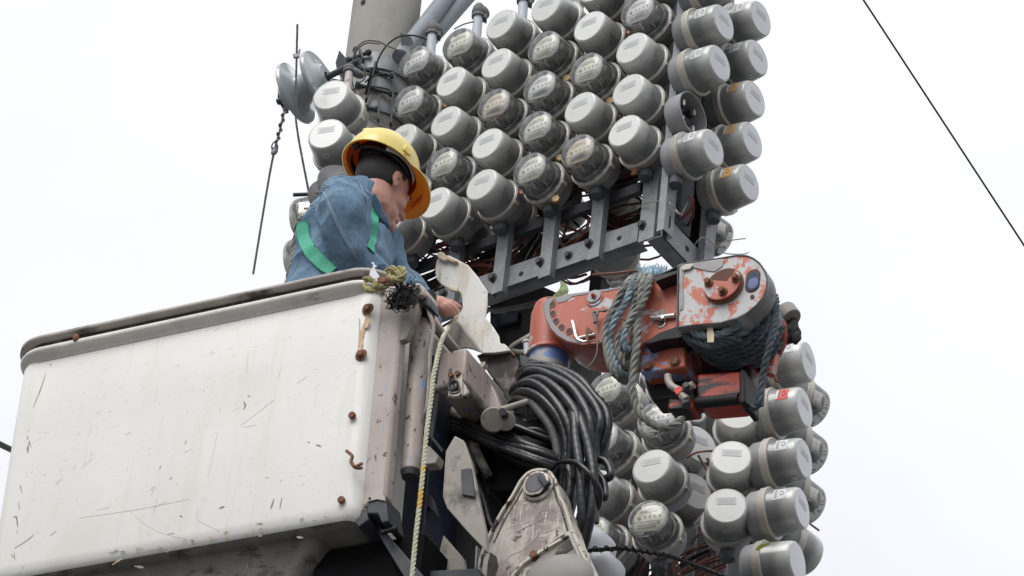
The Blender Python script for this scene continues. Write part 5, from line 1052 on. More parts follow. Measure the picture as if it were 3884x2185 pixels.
# sleeve and blue pipe
cs = lambda x, y, off=.10: PW(zE(x, y), off)
bm = B(); tube(bm, [cs(345, 455, .12), cs(335, 520, .12), cs(318, 775, .12)], [.060, .068, .070], 32); part('sleeve', bm, 'red', jw, bevel=.006)
bm = B(); tube(bm, [cs(318, 765, .12), cs(316, 790, .12)], [.074, .076], 32); part('sleeve_collar', bm, 'red', jw, bevel=.003)
bm = B(); prism(bm, [PW(zE(*p), .05) for p in ((120, 765), (190, 790), (240, 800), (240, 812), (180, 812), (150, 870), (125, 820))], qw*.03); part('collar_ear', bm, 'galvdark', jw, bevel=.003)
bm = B(); tube(bm, [cs(316, 780, .12), cs(310, 980, .12), cs(295, 1250, .12)], .066, 32); part('mast_pipe', bm, 'bluepaint', jw)
bm = B(); tube(bm, [cs(168, 690, .2), cs(170, 770, .2)], .010, 12); tube(bm, [cs(168, 680, .2), cs(168, 692, .2)], .014, 12); part('grease_nozzle', bm, 'pvc', jw)
# washer with red bolt
c = PW(zE(614, 402), 0); bm = B(); disc(bm, c, nw, .030, .004, 0, 24); part('boss', bm, 'red', jw, bevel=.001)
c = PW(zE(614, 394), 0); bm = B(); disc(bm, c+nw*.004, nw, .0245, .004, 0, 24); part('washer', bm, 'washer', jw, bevel=.001); bm = B(); hexbolt(bm, c+nw*.008, nw, .0065, .012); part('bolt', bm, 'red', jw, bevel=.001)
# J pin, bracket, lanyard
bm = B(); cable(bm, [PW(zE(*p), -.02) for p in ((468, 548), (482, 610), (490, 645), (510, 672), (545, 684), (565, 680))], .0048, 0, 6, 8); part('j_pin', bm, 'chrome', jw)
bm = B(); tube(bm, [PW(zE(500, 662), -.006), PW(zE(615, 636), -.006)], .0062, 10); part('cross_pin', bm, 'chrome', jw)
bm = B(); prism(bm, [PW(zE(*p), -.008) for p in ((556, 620), (570, 588), (602, 620), (600, 635), (575, 632), (578, 680), (556, 688), (560, 650))], nw*.006); part('rusty_clip', bm, 'rust', jw, bevel=.001)
bm = B(); cable(bm, [PW(zE(*p), -.02) for p in ((622, 560), (632, 630), (632, 700), (624, 770), (590, 830), (555, 855))], .0026); cable(bm, [PW(zE(*p), -.02) for p in ((620, 540), (612, 515), (632, 490), (668, 480), (700, 478), (760, 505), (822, 552))], .0030); cable(bm, [PW(zE(*p), -.015) for p in ((545, 690), (620, 678), (700, 700), (745, 705))], .0024)
tube(bm, [PW(zE(618, 520), -.02), PW(zE(618, 560), -.02)], .007, 10); tube(bm, smooth_path([PW(zE(*p), -.022) for p in ((610, 515), (603, 495), (625, 488), (632, 510))], 4, True), .004, 6, closed=True); ellipsoid(bm, PW(zE(678, 480), -.022), pw*.010, nw*.005, up*.006, 10, 6)
part('lanyard', bm, 'wiregrey', jw)
bm = B(); tube(bm, [PW(zE(985, 532), -.008), PW(zE(1140, 512), -.008)], .0085, 12); tube(bm, [PW(zE(1060, 520), -.012), PW(zE(1060, 538), -.012)], .009, 8); part('locking_tube', bm, 'chrome', jw)
c = PW(zE(1050, 567), 0); bm = B(); lathe(bm, [(.0155, 0), (.0155, .003), (.0125, .004), (.0115, -.0), (0, .0008)], 20, O=c, ax=nw, mis=[0, 0, 0, 1]); part('tube_hole', bm, ['chrome', 'hole'], jw)
bm = B(); prism(bm, [PW(zE(*p), -.001) for p in ((1030, 500), (1040, 470), (1060, 468), (1075, 490), (1070, 512), (1040, 515))], nw*.001); part('chipped_patch', bm, 'steelgrey', jw)
# guard plate
gp = [(1160, 188), (1195, 172), (1450, 135), (1540, 120), (1605, 122), (1650, 140), (1690, 172), (1722, 220), (1738, 275), (1735, 330), (1712, 390), (1670, 440), (1610, 490), (1540, 528), (1440, 555), (1300, 570), (1155, 582)]
gd = plate('guard_plate', gp, -.055, .008, 'redchip', .002)
bm = B(); G0 = [PW(zE(*p), -.058) for p in gp]; Ci = sum(G0, V())/len(G0); G1_ = [p+qw*.062 for p in G0]; 
for i in range(len(G0)-1):
    a, b_ = G0[i], G0[i+1]; na = (a-Ci).normalized()*.004; nb_ = (b_-Ci).normalized()*.004; prism(bm, [a, b_, b_+nb_, a+na], qw*.064)
part('guard_flange', bm, 'steelgrey', jw, ang=60)
bm = B(); prism(bm, [PW(zE(*p), -.057) for p in ((1180, 180), (1440, 142), (1462, 150), (1448, 190), (1400, 225), (1352, 220), (1290, 205), (1230, 192), (1200, 222), (1190, 300), (1196, 420), (1190, 470), (1170, 480))], nw*.001); part('peeled_coating', bm, 'steelgrey', jw)
bm = B(); prism(bm, [PW(zE(*p), -.058) for p in ((1185, 205), (1215, 182), (1255, 178), (1262, 190), (1240, 212), (1195, 222))], nw*.006); part('curled_flake', bm, 'knuckrim', jw, bevel=.001)
c = PW(zE(1462, 322), -.060); bm = B(); 
def eld(c, r, h0, h1, mi=0, s=28): cyl(bm, c+nw*h0, c+nw*h1, r, sides=s, mi=mi)
eld(c, .0655, -.002, .006); part('flange_ring', bm, 'rust', jw, bevel=.001)
bm = B(); eld(c, .060, .006, .010); part('flange_back', bm, 'hole', jw)
bm = B(); pts = [c+nw*.010+pw*math.cos(a)*.061+up*math.sin(a)*.061 for a in [rad(-205+k*10) for k in range(26)]]; pts += [c+nw*.010+pw*.015+up*.005, c+nw*.010-pw*.030+up*.020]; prism(bm, pts, nw*.007); part('flange_cover', bm, 'red', jw, bevel=.002)
for x, y in ((1362, 302), (1540, 272), (1455, 358)): bm = B(); hexbolt(bm, PW(zE(x, y), -.077), nw, .0105, .016); part('bolt', bm, 'rust', jw, bevel=.001)
def slot(cx, cy, hw, hh, off, m, name, th=.002):
    c = PW(zE(cx, cy), off); pts = [c+pw*math.cos(a)*hw+up*(math.sin(a)*hw+(hh-hw)*(1 if math.sin(a) >= 0 else -1)) for a in [2*PI*(k+.5)/24 for k in range(24)]]; bm = B(); prism(bm, pts, nw*th); part(name, bm, m, jw, bevel=.0008)
slot(1648, 284, .0245, .043, -.0565, 'hole', 'slot_rim'); slot(1649, 288, .0205, .037, -.0587, 'navyslot' if False else 'navy', 'slot_opening', .0012)
M['bluegloss'] = mat('blue_drum_side', (.07, .10, .26), .35, 0, var=.5, scale=14); slot(1650, 300, .017, .022, -.0600, 'bluegloss', 'slot_view', .0008)
c = PW(zE(1645, 390), -.056); bm = B(); disc(bm, c, nw, .007, .003, 0, 14); part('small_hole', bm, 'hole', jw)
bm = B(); prism(bm, [PW(zE(*p), -.05) for p in ((1000, 265), (1150, 196), (1165, 190), (1165, 235), (1140, 240), (1010, 290))], qw*.05); part('top_lip', bm, 'reddark', jw, bevel=.001)
bm = B(); tube(bm, [PW(zE(1000, 266), -.045), PW(zE(1160, 192), -.055)], .003, 6); tube(bm, [PW(zE(1160, 190), -.058), PW(zE(1155, 580), -.058)], .0035, 6); part('lip_edge', bm, 'galvdark', jw)
bm = B(); prism(bm, [PW(zE(*p), -.02) for p in ((1155, 580), (1100, 600), (1030, 625), (935, 695), (960, 700), (1060, 672), (1160, 660), (1220, 640), (1220, 590))], qw*.08); part('torn_rubber', bm, 'black', jw, bevel=.003)
# gearbox under the arm
plate('gearbox', [(918, 702), (1000, 680), (1195, 655), (1205, 845), (912, 889)], .03, .10, 'redblue', .006)
for x, y in ((965, 846), (1140, 815)): bm = B(); c = PW(zE(x, y), .028); disc(bm, c, nw, .018, .004, 0, 22); disc(bm, c+nw*.004, nw, .014, .005, 0, 22); part('bolt', bm, 'rust', jw, bevel=.001)
plate('gearbox_housing', [(925, 880), (1200, 845), (1240, 960), (1275, 1060), (1215, 1075), (1110, 1058), (990, 1070), (960, 1000)], .10, .08, 'black', .006)
plate('drive_frame', [(1195, 600), (1420, 590), (1600, 700), (1648, 860), (1640, 1000), (1290, 1010), (1230, 960), (1200, 840)], .13, .10, 'reddark', .006)
M['redmotor'] = mat('grimy_red_motor', (.42, .055, .03), .42, 0, var=.2, scale=9, bump=.15, layers=[((.012, .011, .012), 6.5, .53, .05, (.5, .5, 2.2)), ((.09, .02, .015), 14, .6, .08, one)])
plate('motor', [(1275, 890), (1570, 872), (1580, 1060), (1540, 1080), (1310, 1100), (1268, 1080)], .06, .09, 'redmotor', .012)
bm = B(); tube(bm, [PW(zE(1285, 1085), .066), PW(zE(1560, 1058), .066)], .019, 16); part('motor_roller', bm, 'black', jw)
plate('motor_end', [(1560, 868), (1590, 862), (1598, 1075), (1560, 1090)], .045, .11, 'black', .006)
plate('motor_bracket', [(1090, 1050), (1255, 1040), (1262, 1110), (1240, 1120), (1100, 1135), (1088, 1120)], .06, .07, 'redmotor', .008)
bm = B(); cable(bm, [PW(zE(*p), .04) for p in ((1090, 905), (1100, 950), (1125, 980), (1160, 1000), (1180, 1030), (1200, 1060))], .012, 0, 5, 12); part('hose_fitting', bm, 'beige', jw)
bm = B(); box(bm, PW(zE(1163, 1004), .03), (pw*.8+up*.5)*.013, nw*.004, (up*.8-pw*.5)*.013); part('red_tag', bm, 'stickerred', jw, bevel=.001)
for a, b_, r in (((1195, 1000), (1262, 965), .013), ((1215, 975), (1230, 1000), .018), ((1185, 1035), (1215, 1065), .013), ((1205, 1080), (1215, 1100), .014)): bm = B(); tube(bm, [PW(zE(*a), .035), PW(zE(*b_), .03)], r, 8); part('hydraulic_fitting', bm, 'beigedark' if r < .014 else 'galvdark', jw, bevel=.001)
# drum and rope
dc = PW(zE(1425, 432), -.03); R0 = .118
bm = B(); cyl(bm, dc, dc+qw*.23, R0*.86, sides=32); part('drum', bm, 'black', jw)
bm = B(); cyl(bm, dc+qw*.215, dc+qw*.230, R0*1.15, sides=36); part('drum_flange', bm, 'reddark', jw, bevel=.002)
wr = thing('winch_rope', dc, 'faded blue twisted rope wound in thick coils on the winch drum', 'rope'); bm = B()
for k in range(8):
    o = .012+k*.0255; tl = random.uniform(-.01, .012); r = R0+random.uniform(-.004, .010)+(.010 if 2 < k < 6 else 0)
    pts = [dc+qw*(o+tl*math.sin(a+k))+pw*math.cos(a)*r+up*math.sin(a)*r for a in [2*PI*j/28 for j in range(28)]]; rope(bm, pts, .0135, 0, 2, True, pitch=6)
part('coils', bm, 'ropeblue', wr); bm = B()
for k in range(7):
    o = .03+k*.025; r = R0+.023; a0 = rad(-150+k*7); pts = [dc+qw*(o+.03*(j/14-.5))+pw*math.cos(a0+j*.14)*(r+.004*math.sin(j+k))+up*math.sin(a0+j*.14)*(r+.004*math.sin(j*1.3+k)) for j in range(15 if k % 2 else 12)]; rope(bm, pts, .0115, 0, 2, False, pitch=6)
part('outer_turns', bm, 'ropedark', wr)
bm = B(); rope(bm, [PW(zE(1790, 380), .09), PW(zE(1800, 440), .06), PW(zE(1785, 560), .03), PW(zE(1765, 680), .02), PW(zE(1735, 800), .03), PW(zE(1710, 920), .05), PW(zE(1695, 1040), .06), PW(zE(1690, 1095), .07), PW(zE(1640, 1115), .09), PW(zE(1600, 1120), .12)], .0125, 0, 8, pitch=6); part('loose_end', bm, 'ropedark', wr)
bm = B(); prism(bm, [PW(zE(*p), -.04) for p in ((1350, 590), (1385, 585), (1396, 640), (1394, 688), (1352, 690))], nw*.002); part('tape', bm, 'torn', wr)
# end cap, bracket and black glove on the far side of the drum
bm = B(); cyl(bm, PW(zE(1855, 490), .22), PW(zE(1905, 535), .22), .040, .034, 20); part('drum_end_cap', bm, 'boomtube', jw, bevel=.003)
bm = B(); prism(bm, [PW(zE(*p), .24) for p in ((1850, 520), (1888, 520), (1880, 660), (1830, 680))], qw*.03); part('end_bracket', bm, 'red', jw, bevel=.003)
bm = B(); prism(bm, [PW(zE(*p), .16) for p in ((1745, 790), (1800, 740), (1775, 880), (1740, 890), (1690, 860))], qw*.03); part('end_lug', bm, 'red', jw, bevel=.003)
bm = B(); rg = random.Random(2)
for k in range(16): ellipsoid(bm, PW(zE(rg.uniform(1885, 1935), rg.uniform(550, 665)), .22+rg.uniform(-.01, .02)), V((rg.uniform(.012, .02), 0, 0)), V((0, .012, 0)), V((.002, 0, rg.uniform(.014, .028))), 10, 6)
cable(bm, [PW(zE(1862, 560), .2), PW(zE(1885, 590), .19), PW(zE(1875, 620), .19)], .003)
solo('glove', bm, 'blackcloth', 'crumpled black glove or rag behind the winch drum at the right', 'glove')
bm = B(); cable(bm, [PW(zE(1775, 890), .3), PW(zE(1800, 930), .3), PW(zE(1815, 950), .3)], .0045); cable(bm, [PW(zE(1770, 900), .3), PW(zE(1790, 920), .31), PW(zE(1800, 945), .3)], .0035); solo('wire_end', bm, 'sealcopper', 'short copper coloured wire ends below the winch beside the top lower meter', 'wire')
# ropes thrown over the arm
def rp(pts, r, m, lab, off=-.03, pitch=6):
    bm = B(); rope(bm, [PW(zE(p[0], p[1]), p[2] if len(p) > 2 else off) for p in pts], r, 0, 8, pitch=pitch); return solo('rope', bm, m, lab, 'rope', 'ropes slung over the red jib arm')
rp([(885, 262, .06), (850, 280, 0), (810, 330), (775, 400), (730, 490), (700, 560), (688, 620), (690, 700), (705, 790), (740, 880), (790, 930, .0), (815, 940, .04)], .0140, 'ropegrey', 'thick grey rope slung over the red arm, leftmost strand')
rp([(900, 255, .05), (868, 290, -.01), (840, 370, -.05), (800, 450, -.05), (760, 520, -.05), (725, 600, -.045), (712, 680), (735, 780), (765, 860), (800, 905, -.01), (830, 900, .03)], .0125, 'ropeblue', 'blue grey rope slung over the red arm behind the cable shackle')
rp([(930, 245, .04), (905, 290, -.03), (880, 380), (862, 450), (850, 520), (858, 600, -.02), (865, 700, -.02), (840, 760, -.01), (815, 790, .03)], .0125, 'ropegrey', 'grey rope strand in the middle of the bundle on the arm')
rp([(985, 248, .04), (972, 290, -.04), (950, 370, -.055), (910, 450, -.06), (870, 510, -.06), (830, 570, -.06), (790, 620, -.06), (770, 670, -.05), (770, 740, -.04), (785, 800, -.03), (805, 850, -.01), (830, 860, .03)], .0130, 'ropegrey', 'pale grey rope crossing diagonally over the bundle on the arm')
rp([(955, 246, .04), (935, 290, -.03), (915, 380, -.04), (905, 470, -.04), (897, 560, -.045), (893, 640, -.05), (885, 740, -.05), (868, 850, -.04), (860, 960, -.03), (868, 1050, -.02), (895, 1130, -.01), (950, 1190, .0), (1020, 1235, .01), (1090, 1245, .02), (1150, 1220, .03), (1185, 1190, .06)], .0135, 'ropegrey', 'long grey rope looping below the arm in front of the meters')
rp([(820, 560, -.06), (805, 640, -.06), (800, 700, -.05), (830, 740, -.03), (845, 700, -.01)], .012, 'ropeblue', 'short pale blue rope twist hanging inside the bundle')
bm = B(); rg = random.Random(8)
for k in range(150):
    p = PW(zE(rg.uniform(920, 1075), 243+rg.uniform(-8, 6)), rg.uniform(.0, .08)); a = rg.gauss(PI/2, .75); ln = rg.uniform(.012, .036); q = p+pw*math.cos(a)*ln+up*math.sin(a)*ln*.9+nw*rg.uniform(-.01, .02)
    tube(bm, smooth_path([p, p.lerp(q, .55)+V((rg.uniform(-.006, .006), 0, rg.uniform(-.004, .006))), q], 3), .0011, 4)
ellipsoid(bm, PW(zE(990, 248), .03), pw*.038, nw*.022, up*.013, 12, 8)
solo('frayed_rope_end', bm, 'fray', 'frayed pale blue rope end sticking up behind the grey ropes', 'rope end')
# leaf
bm = B(); lf = [(385, 283), (410, 292), (435, 315), (444, 350), (436, 372), (405, 378), (392, 395), (383, 420), (366, 412), (340, 388), (352, 372), (376, 350), (392, 322)]
prism(bm, [PW(zE(*p), .03+.02*math.sin(p[1]*.05)) for p in lf], nw*.0012)
solo('leaf', bm, 'leaf', 'curled green leaf caught on top of the red arm', 'leaf')
bm = B(); tube(bm, smooth_path([PW(zE(340, 390), .05), PW(zE(300, 400), .06), PW(zE(250, 440), .09)], 4), .002, 5); tube(bm, [PW(zE(392, 292), .015), PW(zE(390, 350), .015), PW(zE(372, 410), .015)], .0012, 4)
solo('twig', bm, 'tie', 'thin pale twig beside the green leaf', 'twig')
bm = B(); prism(bm, [at(*zF(*p), 13.05) for p in ((1320, 1275), (1345, 1245), (1385, 1235), (1425, 1228), (1410, 1245), (1370, 1262), (1335, 1283))], V((0, .002, 0))); solo('leaf', bm, 'leafyellow', 'yellow green leaf lying on the bottom right meter', 'leaf')

# ------------------------------------------------------------------ hydraulic hoses
PH = Plane(at(*zG(1500, 700), 12.55), 31); rg = random.Random(14)
def hose(pts, r, m, lab, jit=0, grp='black hydraulic hoses bundled round the boom', wrap=True):
    P = smooth_path([PH(zG(p[0]+rg.uniform(-jit, jit), p[1]+rg.uniform(-jit, jit)), p[2]) for p in pts], 10); P = resample(P, .0058); bm = B()
    tube(bm, P, [r*(.955 if (i % 5 == 0 and wrap) else 1.0) for i in range(len(P))], 9)
    return solo('hydraulic_hose', bm, m, lab, 'hose', grp, ang=75)
HL = [
 ([(560, 480, .14), (790, 440, .08), (900, 480, .05), (1050, 560, .03), (1250, 660, .03), (1420, 730, .04), (1560, 760, .05)], .0150, 'hose', 'lower straight hose of the bundle running from the pipe to the tie'),
 ([(560, 500, .16), (790, 500, .10), (950, 520, .07), (1150, 620, .06), (1350, 720, .06), (1530, 770, .08)], .0145, 'hose', 'hose under the straight ones reaching the tie point'),
 ([(700, 470, .10), (900, 400, .02), (1050, 430, .0), (1200, 500, -.01), (1380, 600, .0), (1500, 680, .02), (1600, 720, .04)], .0150, 'hose', 'upper straight hose sloping down from the pipe'),
 ([(900, 375, .10), (1000, 385, .06), (1150, 420, .03), (1300, 480, .02), (1450, 540, .03), (1640, 590, .05)], .0140, 'hose', 'topmost sloping hose passing under the bearing'),
 ([(1000, 420, .08), (1150, 480, .05), (1320, 500, .03), (1450, 500, .03), (1600, 560, .05), (1660, 640, .06)], .0140, 'hose', 'hose passing under the round bearing to the coil'),
 ([(780, 340, .06), (850, 350, .0), (930, 410, -.02), (1000, 520, -.02), (1060, 640, .0), (1120, 800, .04)], .0150, 'hosedusty', 'dusty hose bending down beside the rope, outer one'),
 ([(780, 380, .08), (840, 395, .02), (890, 460, .0), (950, 560, .0), (1010, 680, .02), (1040, 800, .05)], .0150, 'hosedusty', 'dusty hose bending down beside the rope, inner one'),
 ([(785, 530, .07), (830, 540, .03), (900, 600, .0), (980, 700, .02), (1040, 800, .05), (1090, 960, .06), (1150, 1120, .07), (1220, 1200, .08)], .0140, 'hose', 'thin hose dropping behind the grey side plate'),
 ([(1280, 330, .10), (1300, 270, .03), (1340, 240, -.01), (1420, 250, -.03), (1500, 310, -.04), (1570, 400, -.04), (1620, 520, -.03), (1630, 640, -.02), (1620, 800, .0), (1610, 950, .02)], .0155, 'hose', 'inner coil hose arching over the boom'),
 ([(1290, 260, .10), (1320, 210, .03), (1400, 190, -.02), (1480, 220, -.04), (1570, 310, -.05), (1640, 430, -.05), (1670, 560, -.04), (1660, 720, -.02), (1630, 860, .0), (1620, 1000, .02)], .0155, 'hose', 'second coil hose arching over the boom'),
 ([(1310, 230, .12), (1360, 180, .04), (1440, 160, -.02), (1530, 190, -.04), (1620, 270, -.05), (1690, 380, -.05), (1720, 500, -.05), (1710, 680, -.03), (1680, 860, -.01), (1650, 1060, .01)], .0160, 'hose', 'third coil hose crossing in front of the blue pipe'),
 ([(1330, 170, .12), (1370, 125, .04), (1450, 115, -.01), (1560, 150, -.03), (1660, 220, -.04), (1740, 310, -.04), (1790, 430, -.04), (1800, 560, -.03), (1790, 700, -.02), (1760, 900, .0), (1720, 1080, .02), (1690, 1200, .03)], .0155, 'hose', 'fourth coil hose with a wide bend'),
 ([(1335, 135, .12), (1380, 95, .05), (1480, 85, .0), (1590, 120, -.02), (1700, 190, -.03), (1790, 280, -.03), (1850, 380, -.03), (1860, 450, -.03), (1840, 560, -.02), (1815, 680, -.01), (1800, 850, .0), (1780, 1000, .02), (1740, 1180, .03)], .0155, 'hose', 'outer coil hose with the widest bend'),
 ([(1340, 110, .12), (1400, 75, .06), (1500, 75, .01), (1620, 110, .0), (1720, 170, -.01), (1820, 260, -.01), (1890, 370, -.01), (1905, 460, -.01), (1880, 570, .0), (1850, 660, .01), (1800, 760, .02)], .0150, 'hose', 'outermost hose at the right side of the coil'),
 ([(1270, 340, .12), (1290, 300, .05), (1330, 280, .01), (1400, 300, -.01), (1460, 370, -.02), (1520, 470, -.02), (1570, 560, -.01), (1590, 660, .0), (1600, 720, .02)], .0150, 'hosegrey', 'pale worn hose at the inside of the coil'),
 ([(1520, 330, .04), (1590, 460, .01), (1630, 580, -.01), (1650, 700, -.02), (1670, 860, -.02), (1640, 1000, -.01), (1600, 1100, .01)], .0160, 'hose', 'vertical hose below the tie, left one'),
 ([(1560, 215, .06), (1640, 285, -.01), (1685, 400, -.05), (1700, 560, -.06), (1720, 760, -.06), (1740, 960, -.05), (1730, 1120, -.03), (1690, 1230, .0), (1650, 1300, .02)], .0165, 'hose', 'vertical hose below the tie, front one'),
 ([(1600, 200, .06), (1690, 300, -.01), (1745, 460, -.05), (1790, 650, -.05), (1810, 820, -.05), (1800, 1000, -.04), (1780, 1150, -.02), (1740, 1260, .0), (1700, 1320, .02)], .0165, 'hose', 'vertical hose below the tie, right one'),
 ([(1540, 260, .06), (1620, 400, .02), (1690, 620, .02), (1700, 800, .02), (1680, 960, .03), (1640, 1120, .05)], .0160, 'hose', 'hose behind the vertical ones in the shade'),
 ([(1780, 640, .0), (1830, 680, .0), (1890, 700, .0), (1930, 750, .0), (1915, 800, .0), (1860, 820, .01), (1800, 800, .02)], .0135, 'hose', 'small hose loop sticking out right of the bundle, upper'),
 ([(1790, 740, .01), (1840, 790, .0), (1880, 840, .0), (1900, 900, .0), (1890, 945, .0), (1850, 930, .02)], .0120, 'hose', 'small hose loop sticking out right of the bundle, lower'),
 ([(1540, 745, -.02), (1600, 712, -.06), (1680, 705, -.08), (1750, 735, -.09), (1810, 800, -.08), (1850, 880, -.06), (1860, 950, -.04), (1840, 1000, -.02), (1810, 1010, .02)], .0090, 'hosedark', 'thin shiny black strap hose tying the bundle together'),
 ([(770, 405, .02), (880, 419, -.02), (1050, 475, -.05), (1260, 555, -.05), (1440, 620, -.04), (1580, 667, .0)], .0145, 'hose', 'long hose sweeping right from the rope across the bundle, first from the top'),
 ([(770, 432, .02), (880, 446, -.02), (1050, 502, -.05), (1260, 582, -.05), (1440, 647, -.04), (1580, 694, .0)], .0145, 'hose', 'long hose sweeping right from the rope across the bundle, second from the top'),
 ([(770, 462, .02), (880, 476, -.02), (1050, 532, -.05), (1260, 612, -.05), (1440, 677, -.04), (1580, 724, .0)], .0145, 'hose', 'long hose sweeping right from the rope across the bundle, third from the top'),
 ([(770, 488, .02), (880, 502, -.02), (1050, 558, -.05), (1260, 638, -.05), (1440, 703, -.04), (1580, 750, .0)], .0145, 'hose', 'long hose sweeping right from the rope across the bundle, fourth from the top'),
 ([(1860, 300, .03), (1915, 420, .03), (1900, 560, .03), (1870, 680, .04)], .0080, 'hose', 'thin line at the outer right of the coil'),
 ([(1810, 1000, .0), (1830, 1060, -.01), (1825, 1105, -.01)], .011, 'hosegrey', 'short grey hose end beside the white dome')]
M['hosegrey'] = mat('worn_grey_hose', (.10, .10, .098), .6, 0, var=.3, layers=[((.3, .29, .26), 9, .6, .1, one)]); M['hosedark'] = mat('shiny_black_hose', (.012, .012, .014), .3)
for pts, r, m, lab in HL: hose(pts, r, m, lab, 9)
for k in range(9):   # shaded hoses behind, filling the coil
    s_ = 1-k*.075; pts = [(1290+60*(1-s_)*5+x*s_, 180+y*s_+120*(1-s_), .10+.012*k) for x, y in ((0, 170), (20, 60), (110, 0), (230, 10), (360, 110), (440, 260), (450, 420), (420, 600), (370, 800))]
    hose(pts, random.uniform(.012, .0155), 'hose', 'hydraulic hose deep in the shade of the coil, %s from outside' % ('first', 'second', 'third', 'fourth', 'fifth', 'sixth', 'seventh', 'eighth', 'ninth')[k], 26, 'hoses deep in the shade of the coil')
for k in range(7):
    y = 430+k*38; hose([(600, y-10, .20), (800, y+20, .17), (1000, y+80, .15), (1250, y+150+k*6, .14), (1500, y+230, .13)], .0145, 'hose', 'hydraulic hose deep in the shade behind the rope, %s from the top' % ('first', 'second', 'third', 'fourth', 'fifth', 'sixth', 'seventh')[k], 18, 'hoses deep in the shade behind the rope')
bm = B(); tube(bm, [PH(zG(1330, 480), .10), PH(zG(1480, 440), .10)], .030, 20)
for k in range(16): tube(bm, [PH(zG(1345+k*9, 395-k*1.5), .07), PH(zG(1347+k*9, 440-k), .068)], .0016, 5, 1)
solo('hose_brush', bm, ['black', 'chrome'], 'dark ribbed fitting with bright wires inside the hose coil', 'fitting')

# ------------------------------------------------------------------ boom knuckle
PK = Plane(at(*zM(800, 900), 12.25), 31); pk_, qk, nk_ = PK.p, PK.q, PK.n
kn = thing('boom_knuckle', PK(zM(800, 1400), .08), 'scratched cream steel knuckle plate with a big pivot pin at the boom joint', 'boom joint')
outer = [(205, 1500), (240, 1250), (300, 1085), (390, 900), (480, 735), (600, 555), (690, 390), (760, 312), (820, 280), (890, 268), (960, 275), (1015, 305), (1055, 365), (1085, 460), (1110, 560), (1160, 650), (1205, 790), (1250, 940), (1320, 1100), (1400, 1270), (1480, 1449), (1500, 1520)]
bm = B(); prism(bm, [PK(zM(*p), 0) for p in outer], qk*.10); part('plate', bm, 'knuckle', kn, bevel=.004)
bm = B()
def rim(pts, w_, mi, off=-.008, hgt=.010):
    P = [PK(zM(*p), 0) for p in pts]; n = len(P)
    for i in range(n-1):
        a, b_ = P[i], P[i+1]; t = (b_-a).normalized(); s_ = t.cross(nk_).normalized()*w_; prism(bm, [a-t*.001, b_+t*.001, b_+t*.001-s_, a-t*.001-s_], nk_*hgt, mi)
rim(outer[:-1], .0075, 0); part('raised_edge', bm, 'knuckrim', kn, ang=60)
bm = B(); cx = sum(p[0] for p in outer)/len(outer); inn = [((x-860)*.86+860, (y-900)*.90+905) for x, y in outer[2:18]]
rim(inn, .006, 0, hgt=.0008); part('grime_line', bm, 'shade_grime', kn, ang=60)
c = PK(zM(880, 445), 0); bm = B(); lathe(bm, [(.052, 0), (.052, .006), (.046, .010), (.043, .010)], 36, O=c, ax=nk_); part('pin_boss', bm, 'knuckle', kn); c = PK(zM(868, 425), 0)
bm = B(); lathe(bm, [(.043, .008), (.043, .016), (.036, .018), (.034, .014)], 36, O=c, ax=nk_); part('pin_ring', bm, 'knuckrim', kn)
M['pingrey'] = mat('pivot_pin_face', (.12, .115, .13), .6, .1, var=.2, scale=30); bm = B(); lathe(bm, [(.036, .0), (.036, .016), (.033, .019), (0, .019)], 36, O=c-up*0, ax=nk_); part('pivot_pin', bm, 'pingrey', kn)
bm = B(); a, b_ = PK(zM(885, 310), -.024), PK(zM(975, 425), -.024); box(bm, (a+b_)/2, (b_-a)/2, nk_*.006, (b_-a).normalized().cross(nk_)*.0085); part('keeper_bar', bm, 'galvdark', kn, bevel=.002)
bm = B(); box(bm, b_+nk_*.004, (b_-a).normalized()*.006, nk_*.006, (b_-a).normalized().cross(nk_)*.013); part('keeper_end', bm, 'black', kn, bevel=.002)
bm = B(); P = [(1225, 1005), (1190, 1040), (1000, 1150), (850, 1240), (720, 1330), (620, 1449), (600, 1500)]
for i in range(len(P)-1):
    a, b_ = PK(zM(*P[i]), 0), PK(zM(*P[i+1]), 0); t = (b_-a).normalized(); s_ = t.cross(nk_)*.009; prism(bm, [a-t*.001, b_+t*.001, b_+t*.001+s_, a-t*.001+s_], nk_*.012)
part('rib', bm, 'knuckrim', kn, ang=60)
bm = B(); prism(bm, [PK(zM(*p), -.001) for p in ((1228, 1020), (1290, 1150), (1360, 1300), (1440, 1460), (1450, 1520), (700, 1520), (740, 1400), (870, 1260), (1050, 1150))], nk_*.0015); part('recess_plate', bm, 'knuckdark' if False else 'beigedark', kn)
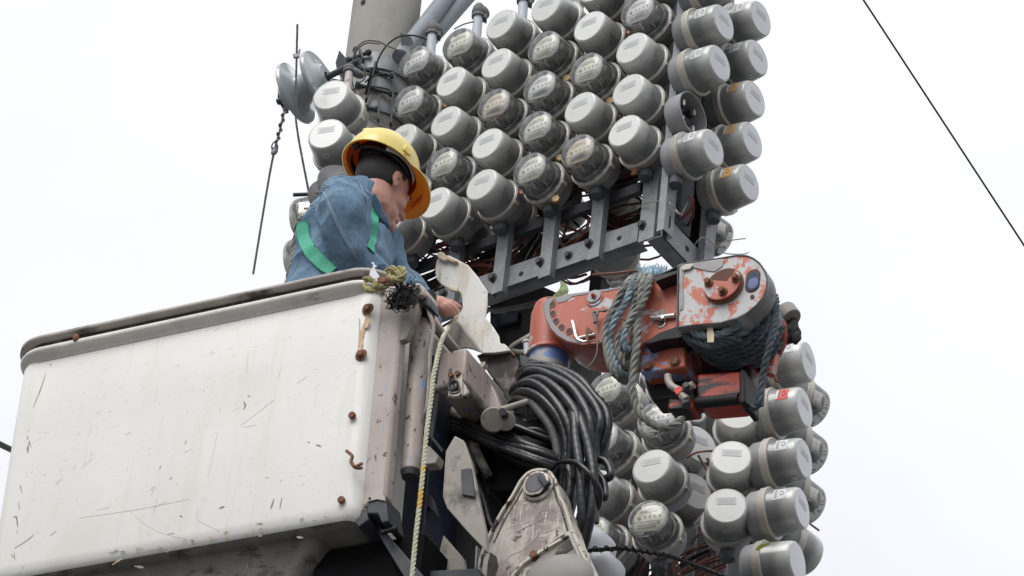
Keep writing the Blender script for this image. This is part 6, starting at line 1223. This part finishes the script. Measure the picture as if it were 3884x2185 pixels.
bm = B(); prism(bm, [PK(zM(*p), -.004) for p in ((1228, 1030), (1270, 1130), (1180, 1190), (1060, 1200), (1090, 1140))], nk_*.001); part('grease_stain', bm, 'shade_grime', kn); bm = B(); prism(bm, [PK(zM(*p), -.002) for p in ((1190, 960), (1190, 1020), (1000, 1140), (930, 1180), (960, 1110), (1090, 1020))], nk_*.001); part('grease_stain', bm, 'shade_grime', kn); bm = B(); prism(bm, [PK(zM(*p), -.001) for p in ((330, 1180), (400, 1230), (420, 1340), (380, 1449), (290, 1480), (300, 1300))], nk_*.001); part('grease_stain', bm, 'shade_grime', kn)
bm = B(); c = PK(zM(832, 1222), 0); disc(bm, c, nk_, .0135, .014, 0, 18); part('bolt', bm, 'rust', kn, bevel=.002); bm = B(); disc(bm, c, nk_, .018, .003, 0, 18); part('bolt_washer', bm, 'shade_grime', kn)
bm = B(); a = PK(zM(1100, 1480), .03); ax_ = (up*.75+pk_*.05-nk_*-.25).normalized(); ellipsoid(bm, PK(zM(1100, 1520), -.03), pk_*.115, nk_*.05, up*.093, 40, 24); part('boom_tube', bm, 'boomtube', kn); bm = B(); a = PK(zM(1100, 1620), .0); tube(bm, [a, a+V((.9, .5, -5.2))], [.10, .14], 28); part('upper_boom', bm, 'boomtube', kn)
bm = B()
for pts in ([(1380, 1160), (1410, 1240), (1450, 1400), (1480, 1480), (1495, 1480), (1465, 1380), (1420, 1220), (1392, 1150)],): prism(bm, [PK(zM(*p), .01) for p in pts], qk*.02)
part('brace', bm, 'knuckrim', kn)
rs = random.Random(4); M['scrlight'] = mat('light_scratch', (.62, .58, .53), .6)
bm = B()
for pts in ([(400, 1449), (520, 1240), (700, 1150), (830, 1020), (920, 960), (1020, 930), (1110, 890)], [(740, 720), (780, 650), (820, 590)], [(620, 960), (720, 900), (900, 820), (990, 770)]):
    tube(bm, smooth_path([PK(zM(*p), -.0005) for p in pts], 5), .0011, 4)
for k in range(60):
    x, y = rs.uniform(480, 1150), rs.uniform(600, 1250); a_ = rs.uniform(-1.3, .6); l_ = rs.uniform(20, 110)
    if x < 860-(y-300)*.55 or x > 1040+(y-500)*.2: continue
    tube(bm, [PK(zM(x, y), -.0004), PK(zM(x+l_*math.cos(a_), y+l_*math.sin(a_)), -.0004)], .0006, 3)
part('scratches', bm, 'scrlight', kn)
